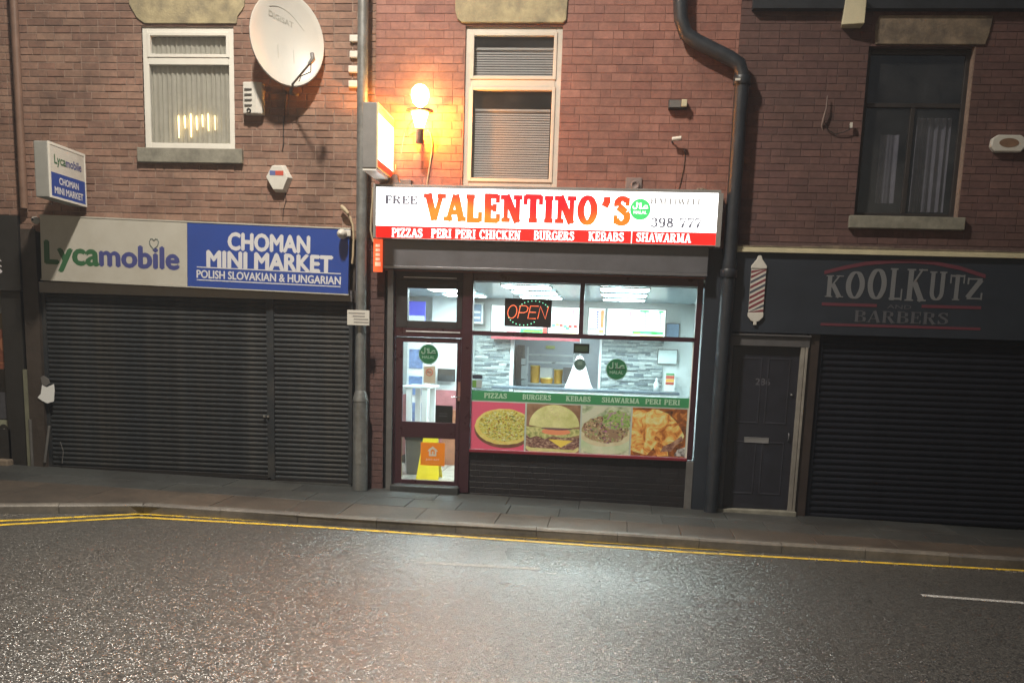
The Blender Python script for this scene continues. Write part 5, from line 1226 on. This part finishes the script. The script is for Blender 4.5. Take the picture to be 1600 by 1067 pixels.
# chicken
P3 = pics[3]
blob(P3[0], [(0,.95),(.0,.1),(.3,.02),(.42,.18),(.5,.0),(.7,.02),(.68,.15),(.78,.22),(.93,.32),(.97,.45),(.9,.6),(.8,.75),(.65,.9),(.45,.98),(.2,.97)], noisy('chicken_print', [(.36,(.30,.09,.02)),(.46,(.68,.26,.06)),(.54,(.85,.46,.14)),(.64,(.85,.66,.30))], 7, dist=1.0), 'chicken', 1, P3)
blob(P3[0], [(.55,.1),(.75,.12),(.82,.24),(.96,.36),(.92,.45),(.75,.3),(.6,.22)], noisy('char_print', [(.35,(.12,.04,.03)),(.65,(.42,.26,.18))], 14), 'charred_wing', 2, P3)
blob(P3[0], [(.8,.03),(1,.02),(1,.22),(.86,.16)], noisy('foil_print', [(.4,(.1,.1,.1)),(.6,(.5,.5,.48))], 18), 'foil', 3, P3)

# --- wall lamp with two glowing lobes
lp = pt(657, 214, -.16); lt = thing('wall_lamp', 'glowing orange outdoor wall lantern on the brick above the lit sign', 'lamp', (lp.x, 0, lp.z-.08))
X, Z = lp.x, lp.z; YW = -.22
warm = emi('lantern_glow', (1,.50,.12), 26)
_nt = warm.node_tree; _tr = N(_nt, 'ShaderNodeBsdfTransparent'); _tr.inputs[0].default_value = (1,.9,.75,1); _mx = N(_nt, 'ShaderNodeMixShader'); _mx.inputs[0].default_value = .6
_nt.links.new(_nt.nodes['Principled BSDF'].outputs[0], _mx.inputs[1]); _nt.links.new(_tr.outputs[0], _mx.inputs[2]); _nt.links.new(_mx.outputs[0], _nt.nodes['Material Output'].inputs[0])
warm2 = emi('lantern_globe', (1,.60,.18), 60)
MB().lathe([(.001,-.09),(.05,-.09),(.052,.07),(.06,.08)], (X, YW, Z), 'z', 20).build('body', M['grey_post'], lt)
MB().lathe([(.055,.082),(.06,.11),(.10,.24),(.11,.27),(.001,.272)], (X, YW, Z), 'z', 24).build('glass_shade', warm, lt)
MB().lathe([(.001,.30),(.165,.295),(.17,.285),(.001,.275)], (X, YW, Z), 'z', 24).build('cap', M['grey_post'], lt)
MB().lathe([(.02,.30),(.03,.33),(.085,.38),(.11,.46),(.10,.53),(.055,.58),(.001,.595)], (X, YW, Z), 'z', 24).build('globe', warm2, lt)
MB().tube([(X, YW+.04, Z-.02), (X, 0, Z-.02)], .02, 8).build('bracket', M['grey_post'], lt)
ll = bpy.data.lights.new('lantern_light', 'POINT'); ll.energy = WALL_W; ll.color = (1,.34,.04); ll.shadow_soft_size = .04
lo = bpy.data.objects.new('lantern_light', ll); C.objects.link(lo); lo.parent = lt; lo.location = (0, YW, .26)
a = [pt(*v, -.02) for v in ((668,203),(672,208),(675,220),(675,236),(672,256),(669,275),(667,290))]
tag(MB().tube(a, .009, 6).build('cable', M['cable']), 'pale cable from the glowing wall lantern down to the sign', 'cable')
a = [pt(*v, -.03) for v in ((645,188),(640,195),(636,206),(637,212),(643,210),(650,206))]
tag(MB().tube(a, .004, 5).build('cable', M['cable_d']), 'thin dark loop of cable left of the glowing lantern', 'cable')
tag(MB().tube([pt(632,208,-.12), pt(629,225,-.2), pt(627,240,-.3)], .003, 5).build('wire', M['cable']), 'fine wire beside the frame of the projecting sign', 'wire')

# --- projecting lit sign
xs_ = -2.93
o1 = atx(590, 160, xs_); o2 = atx(590, 263, xs_); yo = o1.y; z1, z0 = o1.z, o2.z
ym = atx(618, 200, xs_).y; yi = -.03
t = thing('projecting_sign', 'lit white box sign with red foot projecting beside the glowing lantern', 'sign', (xs_-.08, yo, z0))
th = xs_-atx(565,160,xs_).x if False else .175
sc_ = pm('grey_sign_side', (.20,.195,.19), .45, .1)
boxp(xs_-th, xs_-.01, yo, ym, z0, z1, 'sign_box', sc_, t, .005)
boxp(xs_-th, xs_-.01, yo+.01, ym, z0-.03, z0-.001, 'underside', M['upvc'], t)
mb = MB(); w = .02
mb.box(xs_-.012, xs_+.006, yo, yo+w, z0, z1); mb.box(xs_-.012, xs_+.006, ym-w, ym, z0, z1); mb.box(xs_-.012, xs_+.005, yo+w, yi, z1-.018, z1); mb.box(xs_-.012, xs_+.005, yo+w, yi, z0, z0+.018); mb.box(xs_-.012, xs_+.006, yi-w, yi, z0, z1-.018)
mb.build('frame', pm('cream_metal_frame', (.55,.45,.3), .4), t)
boxp(xs_-.012, xs_, yo+w, ym-w, z0+.10, z1-.018, 'white_face', M['sign_face'], t); boxp(xs_-.0115, xs_+.001, yo+w, ym-w, z0+.018, z0+.10, 'red_band', M['sign_red'], t)
boxp(xs_-.0115, xs_+.0015, yo+w, ym-w, z1-.11, z1-.018, 'orange_band', emi('lit_amber_band', (1,.62,.08), 1.1), t)
boxp(xs_, xs_+.002, yo+.16, yo+.27, z1-.32, z1-.30, 'print', M['sign_grey_l'], t)
boxp(xs_-.14, xs_-.05, ym, yi, z0, z1-.06, 'back_plate', sc_, t)
MB().tube([(xs_+.005, ym+.01, z0+.42), (xs_+.03, yi, z0+.12)], .005, 6).build('stay', M['cable'], t)
MB().tube([(xs_-.05, ym, z0), (xs_+.05, -.15, z0-.09), (xs_+.18, 0, z0-.13)], .018, 6).build('bracket', pm('cream_bracket', (.5,.4,.28), .4), t)

# --- small fittings on the takeaway wall
q = rc(1045, 155, 1073, 170, -.1)
t = thing('security_light', 'small grey and white security light high on the takeaway wall', 'lamp', (q[0], 0, q[2]))
boxp(q[0], q[1], -.08, -.0, q[2], q[3], 'casing', M['dark_pl'], t, .008); boxp(q[0]+.01, q[1]-.07, -.1, -.08, q[2]+.015, q[3]-.012, 'reflector', M['grey_post'], t); boxp(q[1]-.065, q[1]+.0, -.12, -.08, q[2]+.02, q[3]-.005, 'lamp_end', M['beige_pl'], t, .006)
p = pt(1058, 218, -.08); t = thing('security_camera', 'tiny white camera below the security light on the takeaway wall', 'security camera', (p.x, 0, p.z))
MB().tube([(p.x-.06,-.1,p.z-.005),(p.x+.05,-.12,p.z+.008)], .026, 12).build('body', M['white_pl'], t); MB().tube([(p.x-.02,-.1,p.z),(p.x-.05,-.04,p.z-.01),(p.x-.06,0,p.z-.02)], .01, 8).build('mount', M['dark_pl'], t)
a = [pt(*v, -.012) for v in ((1067,233),(1071,240),(1069,260),(1066,275),(1061,296))]
tag(MB().tube(a, .006, 6).build('cable', M['cable_d']), 'thin grey cable from the tiny camera down to the lit sign', 'cable')
p = pt(990, 288, -.05); t = thing('wall_vent', 'grey round vent cap just above the lit sign', 'vent', (p.x, 0, p.z-.08))
mv = pm('greyish_render', (.22,.17,.16), .7)
boxp(p.x-.1, p.x+.1, -.03, 0, p.z-.08, p.z+.08, 'plate', mv, t, .008); MB().lathe([(.055,0),(.055,-.03),(.035,-.035),(.03,-.02),(.001,-.02)], (p.x+.02, -.03, p.z-.01), 'y', 18).build('cap', mv, t)

# --- big black downpipe with a bend
A = [pt(1063, -60, -.13), pt(1063, 0, -.13), pt(1064, 30, -.13), pt(1072, 54, -.13), pt(1090, 66, -.13), pt(1140, 91, -.13), pt(1155, 101, -.13), pt(1160, 118, -.13)]
dpipe = thing('drainpipe', 'thick black drainpipe with a double bend between takeaway and barber shop', 'drainpipe', (1.2, -.13, zg(1.2)))
B = [A[-1], Vector((A[-1].x, -.13, 3.0)), Vector((A[-1].x-.02, -.13, zg(1.2)-.02))]
MB().tube([(v.x, -.13, v.z) for v in A]+[(v.x, -.13, v.z) for v in B[1:]], .085, 16).build('pipe', M['pipe'], dpipe)
for z in (A[-1].z-.06, 2.9): MB().lathe([(.10,-.05),(.105,-.04),(.105,.04),(.10,.05)], (A[-1].x, -.13, z), 'z', 18).build('collar', M['pipe'], dpipe)
boxp(A[-1].x-.09, A[-1].x-.03, -.24, -.225, A[-1].z-.085, A[-1].z-.06, 'clip', M['white_pl'], dpipe)

# ================================================================== BARBER BUILDING (right)
bb_ = thing('barber_building', 'dark red brick building with a closed black shuttered barber shop', 'building', (4,0,0))
wr = rc(1358, 72, 1496, 341, .0)
wr = (wr[0], pt(1525,72).x, wr[2], wr[3])
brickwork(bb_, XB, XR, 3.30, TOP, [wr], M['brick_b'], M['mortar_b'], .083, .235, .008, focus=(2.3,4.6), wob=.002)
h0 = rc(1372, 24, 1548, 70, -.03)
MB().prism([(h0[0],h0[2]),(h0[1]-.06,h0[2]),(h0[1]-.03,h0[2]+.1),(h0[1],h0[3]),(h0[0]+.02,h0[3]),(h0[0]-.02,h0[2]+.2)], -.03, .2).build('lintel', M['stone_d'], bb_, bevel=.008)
s0 = rc(1327, 342, 1506, 360, -.05); MB().box(s0[0], s0[1], -.08, .15, s0[2], wr[2]).build('sill', M['sill'], bb_, bevel=.008)
x0, x1, z0, z1 = wr; y = .12
w = MB().ring(x0, x1, z0, z1, .06, y, y+.06); xm2 = x0+(x1-x0)*.5; w.cbox(xm2-.025, xm2+.025, y+.001, y+.06, z0+.06, z0+(z1-z0)*.66); w.cbox(x0+.06, x1-.06, y+.001, y+.06, z0+(z1-z0)*.66, z0+(z1-z0)*.66+.05)
wo_ = w.build('window', M['brown_frame'], bb_)
zz_ = z0+(z1-z0)*.66
for (a, b_, c, d) in ((x0+.06,xm2-.025,z0+.06,zz_), (xm2+.025,x1-.06,z0+.06,zz_), (x0+.06,x1-.06,zz_+.05,z1-.06)): boxp(a, b_, y+.03, y+.034, c, d, 'pane', M['glass_dk'], wo_)
boxp(x1-.012, x1+.004, -.004, .12, z0, z1, 'reveal_edge', M['mortar_m'], bb_)
room_box(bb_, wr, .26)
dc_ = pm('grey_curtain', (.30,.30,.30), .9, .2, 8, .1)
q = rc(1440, 165, 1500, 210, .3); tag(curtain(None, xm2+.1, x1-.1, z0+.1, z0+(z1-z0)*.62, .30, .025, 5, dc_, 5), 'grey curtain gathered in the right half of the dark window', 'curtain')
tag(curtain(None, x0+.3, x0+.52, z0+.2, z0+1.0, .32, .02, 2, dc_, 6), 'short strip of grey curtain in the left half of the dark window', 'curtain')
# black board added in place of a shadow and soot band, beige box
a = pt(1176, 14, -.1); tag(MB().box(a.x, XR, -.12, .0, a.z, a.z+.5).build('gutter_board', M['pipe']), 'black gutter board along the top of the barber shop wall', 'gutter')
q = rc(1320, 1, 1348, 41, -.1); t = thing('junction_box', 'beige plastic box under the black gutter board', 'junction box', (q[0], -.1, q[2]))
MB().add([(q[0]-.02,-.14,q[2]),(q[1],-.2,q[2]),(q[1],0,q[2]),(q[0],0,q[2]),(q[0],-.14,q[3]),(q[1],-.2,q[3]),(q[1],0,q[3]),(q[0],0,q[3])], [(0,3,2,1),(4,5,6,7),(0,1,5,4),(1,2,6,5),(2,3,7,6),(3,0,4,7)]).build('box', M['beige_pl'], t, bevel=.01)
# oval alarm
p = pt(1576, 225, -.08); t = thing('alarm_box', 'white oval alarm box with brown centre right of the dark window', 'alarm', (p.x, 0, p.z-.1))
ov = [(-.2,-.03),(-.19,.06),(-.13,.1),(.13,.1),(.19,.06),(.2,-.03),(.15,-.09),(-.15,-.09)]
MB().prism([(p.x+a, p.z+b) for a, b in ov], -.09, 0).build('casing', M['white_pl'], t, bevel=.015); MB().disc(p.x, p.z+.01, .11, .05, -.095, -.088).build('centre_panel', pm('brown_plastic', (.22,.13,.08), .5), t)
# bracket with cable
p = pt(1289, 175, -.05); t = thing('wall_hook', 'rusty hook bracket and hanging cable left of the dark window', 'bracket', (p.x, 0, p.z-.1))
rust = pm('rusty_pale_metal', (.25,.18,.16), .7, .3)
MB().tube([pt(1293,150,-.06), pt(1291,170,-.07), pt(1287,185,-.06), pt(1284,197,-.02), pt(1286,204,0)], [.006,.009,.014,.012,.01], 8).build('hook', rust, t)
MB().tube([pt(1288,190,-.03), pt(1293,203,-.03), pt(1305,210,-.03), pt(1318,207,-.05), pt(1327,203,-.06), pt(1328,196,-.07)], .006, 6).build('cable', M['cable_d'], t)
MB().box(pt(1328,198).x-.015, pt(1328,198).x+.015, -.08, -.05, pt(1328,198).z-.03, pt(1328,198).z+.03).build('plug', M['white_pl'], t)
# shopfront: fascia, trim, door, shutter
fz0 = (pt(1142,393).z+pt(1600,401).z)/2
fb = (pt(1263,522).z+pt(1600,532).z)/2
XE = XR
bx0 = pt(1139, 420).x
bs = thing('barber_fascia_sign', 'dark navy barber shop fascia sign with faded white and red lettering', 'sign', (bx0, -.03, fb))
boxp(bx0, XE, -.05, .2, fb, fz0, 'panel', M['navy'], bs)
tm = MB(); xx = bx0+.0; r = random.Random(4)
boxp(bx0-.01, XE, -.085, .1, fz0+.012, fz0+.045, 'trim_top', M['beige_pl'], bs, .003); boxp(bx0-.01, XE, -.10, .1, fz0-.02, fz0+.010, 'trim_bottom', M['beige_pl'], bs, .003)
while xx < XE:
    L_ = r.uniform(.2,.9); tm.box(xx, min(xx+L_, XE), -.09, .05, fz0+.046, fz0+.05+r.uniform(.005,.035)); xx += L_
tm.build('mortar_flashing', M['stone_d'], bs)
boxp(bx0-.016, bx0+.006, -.07, .05, fb+.06, fz0-.025, 'side_trim', M['upvc'], bs)
YB = -.052
red_t = flat('dull_red_lettering', (.12,.03,.045), .5); pale_t = flat('faded_grey_lettering', (.155,.16,.17), .5); pale_t2 = flat('fainter_grey_lettering', (.085,.087,.10), .5)
def bz(px, py): return pt(px, py, YB).z
def bxx(px, py=450): return pt(px, py, YB).x
# arched word: letters taller in the middle
word = 'KOOLKUTZ'; pxs = [(1289,1318),(1320,1352),(1354,1386),(1388,1412),(1414,1448),(1450,1478),(1482,1508),(1508,1538)]
tops = [430, 423, 419, 419, 420, 424, 429, 434]; bots = [464, 467, 468, 469, 470, 470, 469, 468]
for ch, (a, b_), tp, bt in zip(word, pxs, tops, bots): slab_text(ch, bxx(a), bxx(b_), bz(a, bt), bz(a, tp), YB, pale_t, bs, .20, .07, .05, .17, 'letter')
slab_text('BARBERS', bxx(1333,495), bxx(1483,495), bz(1333,503), bz(1333,484.5), YB, pale_t2, bs, .17, .06, .05, .12)
def stripe(pp, hw, m, nm='red_line'):
    mb = MB(); n_ = len(pp)
    pp = [(bxx(a, b), bz(a, b)) for a, b in pp]
    for (a, b), (c, d) in zip(pp, pp[1:]): mb.prism([(a,b-hw),(c,d-hw),(c,d+hw),(a,b+hw)], YB-.002, YB+.0)
    return mb.build(nm, m, bs)
stripe([(1288,426),(1320,418),(1352,412),(1388,409),(1424,408),(1460,411),(1500,419),(1540,432)], .022, red_t)
stripe([(1284,475),(1370,477.5)], .018, red_t); stripe([(1440,478.5),(1533,481)], .018, red_t); stripe([(1282,506.5),(1400,510),(1532,514)], .016, red_t)
sans('AND', bxx(1386,480), bxx(1424,480), bz(1386,482), bz(1386,476), YB-.001, pale_t2, bs, 0)
# barber pole print, in raised relief
pc = rc(1172.5, 399, 1196, 508, YB-.03)
pl = thing('barber_pole', 'flat red and white striped barber pole fixed on the navy sign', 'barber pole', (pc[0], YB, pc[2]))
a0, a1 = pt(1186, 399, YB), pt(1180, 508, YB)
cx_ = (a0.x+a1.x)/2; hw = .095; zt_, zb2 = a0.z, a1.z
MB().prism([(cx_-.022,zt_-.01),(cx_-.035,zt_-.05),(cx_-hw,zt_-.13),(cx_-hw,zt_-.16),(cx_+hw,zt_-.16),(cx_+hw,zt_-.13),(cx_+.035,zt_-.05),(cx_+.022,zt_-.01),(cx_,zt_)], YB-.03, YB).build('top_cap', M['white_pl'], pl, bevel=.006)
MB().prism([(cx_-hw,zb2+.15),(cx_-hw,zb2+.10),(cx_-.05,zb2+.05),(cx_-.02,zb2+.04),(cx_-.02,zb2),(cx_+.02,zb2),(cx_+.02,zb2+.04),(cx_+.05,zb2+.05),(cx_+hw,zb2+.10),(cx_+hw,zb2+.15)], YB-.03, YB).build('bottom_cap', M['white_pl'], pl, bevel=.006)
bt_, tp_ = zb2+.152, zt_-.162; boxp(cx_-hw+.006, cx_+hw-.006, YB-.022, YB, bt_, tp_, 'pole', M['white_pl'], pl)
rm = flat('pole_red', (.20,.045,.06)); bm = flat('pole_slate', (.08,.085,.11)); k_ = 0; z = bt_-.09
while z < tp_:
    a, b_, c, d = z, z+.032, z+.032+.1, z+.1
    P_ = [(cx_-hw+.006, min(max(a,bt_),tp_)), (cx_-hw+.006, min(max(b_,bt_),tp_)), (cx_+hw-.006, min(max(c,bt_),tp_)), (cx_+hw-.006, min(max(d,bt_),tp_))]
    if P_[2][1]-P_[3][1] > .001 or P_[1][1]-P_[0][1] > .001:
        Q_ = []
        for p_ in P_:
            if p_ not in Q_: Q_.append(p_)
        if len(Q_) > 2: MB().prism(Q_[::-1], YB-.024, YB-.021).build('stripe', (rm, bm)[k_ % 2] if k_ % 3 else rm, pl)
    z += .062; k_ += 1
# door
dx0, dx1 = pt(1141, 600, .05).x, pt(1246, 600, .05).x
zdt = (pt(1141,540,.05).z+pt(1251,542,.05).z)/2; zdb = (pt(1125,792,.05).z+pt(1227,796,.05).z)/2
gf = pm('grey_door_frame', (.085,.082,.085), .6, .2)
gf2 = pm('worn_grey_frame', (.26,.24,.21), .6, .3, 12, .2, dirt=(.1,.09,.08))
mb = MB(); mb.cbox(dx0-.12, dx0, -.02, .12, zdb-.05, zdt); mb.cbox(dx0-.13, dx1+.1, -.022, .12, zdt, fb-.045); mb.build('door_frame', gf, bb_)
boxp(dx0-.14, dx1+.11, -.05, .12, fb-.044, fb-.02, 'door_cornice', gf, bb_, .004)
MB().cbox(dx1, dx1+.05, -.02, .12, zdb-.05, zdt).cbox(dx1+.055, dx1+.085, -.035, .12, zdb-.05, zdt).build('door_frame', gf2, bb_)
dr2 = MB().box(dx0, dx1, .05, .1, zdb, zdt).build('door', pm('dark_navy_door', (.016,.017,.026), .4, .2), bb_)
W2 = dx1-dx0; H2 = zdt-zdb
dm = pm('door_panel_edge', (.028,.028,.038), .4, .2)
for a, b_, c, d in ((.12,.46,.53,.93),(.54,.88,.53,.93),(.12,.46,.09,.42),(.54,.88,.09,.42)):
    MB().ring(dx0+W2*a, dx0+W2*b_, zdb+H2*c, zdb+H2*d, .02, .042, .05).build('door_panel', dm, dr2)
q = rc(1163, 682.5, 1201, 692.5, .04); MB().ring(q[0], q[1], q[2], q[3], .008, .034, .05).box(q[0]+.008, q[1]-.008, .04, .05, q[2]+.008, q[3]-.008).build('letterbox', pm('dull_silver', (.3,.3,.31), .4, .1, metal=.5), dr2)
q = rc(1181, 591, 1203, 602, .04); sans('286', q[0], q[1], q[2], q[3], .048, flat('dim_number', (.10,.10,.12)), dr2, .02, 'door_number')
p = pt(1237, 617, .04); MB().lathe([(.014,0),(.012,-.02),(.001,-.022)], (p.x, .05, p.z), 'y', 12).build('lock', M['galv'], dr2)
p = pt(1232, 682, .04); MB().tube([(p.x,.05,p.z+.04),(p.x,.02,p.z+.03),(p.x,.02,p.z-.04),(p.x,.05,p.z-.05)], .008, 6).build('handle', M['charcoal'], dr2)
boxp(dx0-.13, dx1+.1, -.08, .2, zg(1.5)-.1, zdb-.004, 'doorstep', M['sill'], bb_, .008)
boxp(dx1+.087, dx1+.22, .0, .2, zg(2.4)-.1, fb, 'brown_pilaster', pm('dark_brown_paint', (.035,.024,.02), .5), bb_, .004)
boxp(XB-.02, dx0-.122, .02, .2, zg(1.2)-.1, fb, 'pilaster', M['navy'], bb_)
boxp(dx0-.14, dx1+.2, .12, .3, -.2, 3.3, 'door_backing', M['dark_room'], bb_)
sx_ = dx1+.22
roller(bb_, sx_+.05, XE-.1, zg(4)+.0, fb, .07, M['shutter_k'], .077)
boxp(sx_, XE, .0, .25, zg(9)-.3, zg(4)-.03, 'threshold', M['slab'], bb_)
boxp(sx_, XE, .25, .4, -.3, 3.3, 'back_wall', M['dark_room'], bb_)
boxp(XB, XR, .0, .3, fz0+.05, 3.3, 'lintel_beam', M['mortar_b'], bb_)

# ================================================================== NEIGHBOUR at the far left
nb = thing('corner_shop_building', 'dark fronted shop at the left edge with posters in its window', 'building', (-9.5,0,0))
brickwork(nb, -12, XL-.005, 3.42, TOP, [], M['brick_m'], M['mortar_m'], .087, .235, .013, focus=(-8,5), limit=120, wob=.003)
dn = pm('sooty_black_front', (.02,.019,.018), .5, .3, 4, .2)
boxp(-12, XL-.006, -.06, .2, 2.45, 3.41, 'fascia', dn, nb)
boxp(-12, XL-.3, .05, .1, .6, 2.45, 'window_glass', flat('black_glass', (.01,.01,.012), .15), nb)
boxp(-12, XL-.3, .0, .3, -.1, .35, 'stall_riser', dn, nb); boxp(-12, XL-.28, -.14, .1, zg(-8)-.1, zg(-8)+.08, 'stone_plinth', M['stone_d'], nb, .02)
boxp(-12, XL-.3, .0, .1, .351, .6, 'lower_frame', dn, nb)
gfm = pm('green_grey_frame', (.16,.16,.11), .6, .2)
a = pt(40, 600, -.02); boxp(a.x-.02, a.x+.03, -.04, .1, zg(-8), 1.42, 'frame_edge', gfm, nb); boxp(a.x-.3, a.x-.021, .0, .1, zg(-8), 2.449, 'frame_post', dn, nb)
boxp(-12, XL-.006, .3, .4, -.2, 3.4, 'back_wall', M['dark_room'], nb)
for i, (q_, m, lab) in enumerate((((-12,462,9,490),'grey','small grey poster high in the far left shop window'), ((-14,514,16,577),'orange','faded orange poster in the far left shop window'), ((-16,612,20,655),'slate','dark blue grey poster above the pale one at far left'), ((-16,655,21,690),'pale','pale green poster with dark round motif at the foot of the far left window'))):
    q = rc(*q_, .045); t = thing('poster', lab, 'poster', (q[0], .045, q[2]), 'posters in the far left shop window')
    cm = {'grey': (.10,.10,.10), 'orange': (.18,.06,.035), 'slate': (.06,.06,.07), 'pale': (.26,.27,.19)}[m]
    boxp(q[0], q[1], .043, .047, q[2], q[3], 'sheet', pm(m+'_poster', cm, .5, .3, 14, 0), t)
    if m == 'pale':
        MB().disc(q[1]-.13, (q[2]+q[3])/2, .07, .09, .041, .043).build('motif', M['dark_pl'], t); MB().disc(q[1]-.12, (q[2]+q[3])/2-.01, .03, .04, .039, .041).build('motif_centre', M['white_pl'], t)
    if m == 'orange': boxp(q[0]+.05, q[1]-.03, .041, .043, q[2]+.07, q[2]+.09, 'print', flat('pale_print', (.3,.12,.06)), t); MB().disc(q[1]-.08, q[3]-.2, .05, .09, .041, .043).build('print', bpy.data.materials['pale_print'], t)
p = pt(0, 408, -.062); sans('R', p.x-.09, p.x+.02, p.z-.0, p.z+.09, -.062, M['white_let'], nb, .02, 'letter'); sans('S', p.x-.09, p.x+.02, p.z-.16, p.z-.05, -.062, M['white_let'], nb, .02, 'letter')
# torn paper on the dark pilaster and the broken strip below it
P_ = [(59,621),(64,615),(66,601),(73,605),(84,600),(85,610),(84,627),(74,630),(66,626)]
tag(MB().prism([(pt(a,b,-.03).x, pt(a,b,-.03).z) for a, b in P_], -.035, -.021).build('torn_paper', flat('white_paper', (.75,.76,.74), .7)), 'torn white paper stuck to the dark post beside the left shutter', 'paper')
P_ = [(64,590),(68,587),(76,592),(78,599),(72,603),(66,600)]
tag(MB().prism([(pt(a,b,-.03).x, pt(a,b,-.03).z) for a, b in P_], -.04, -.021).build('lock_plate', M['grey_post']), 'grey bent plate just above the torn white paper', 'plate')
mb = MB(); mb.tube([pt(77,665,-.03), pt(74,690,-.035), pt(70,722,-.03)], .02, 6); mb.tube([pt(94,690,-.03), pt(99,705,-.03), pt(97,724,-.03)], .006, 5)
tag(mb.build('loose_strip', M['grey_post']), 'loose grey strips hanging at the foot of the dark left post', 'strip')
boxp(pt(49,700).x, pt(53,700).x, -.04, -.02, zg(-8), .75, 'pale_strip', M['grey_post'], nb)

if 1:  # thin scattering volume added to imitate a veil of lens glare
    veil_m = bpy.data.materials.new('night_mist'); veil_m.use_nodes = True; nt = veil_m.node_tree; nt.nodes.clear()
    v = nt.nodes.new('ShaderNodeVolumePrincipled'); v.inputs['Color'].default_value = (.78,.87,1.0,1); v.inputs['Density'].default_value = .0025; v.inputs['Anisotropy'].default_value = .5
    nt.links.new(v.outputs[0], nt.nodes.new('ShaderNodeOutputMaterial').inputs['Volume'])
    kind(MB().box(-70, 70, -70, 70, -3, 12).build('haze', veil_m), 'stuff')
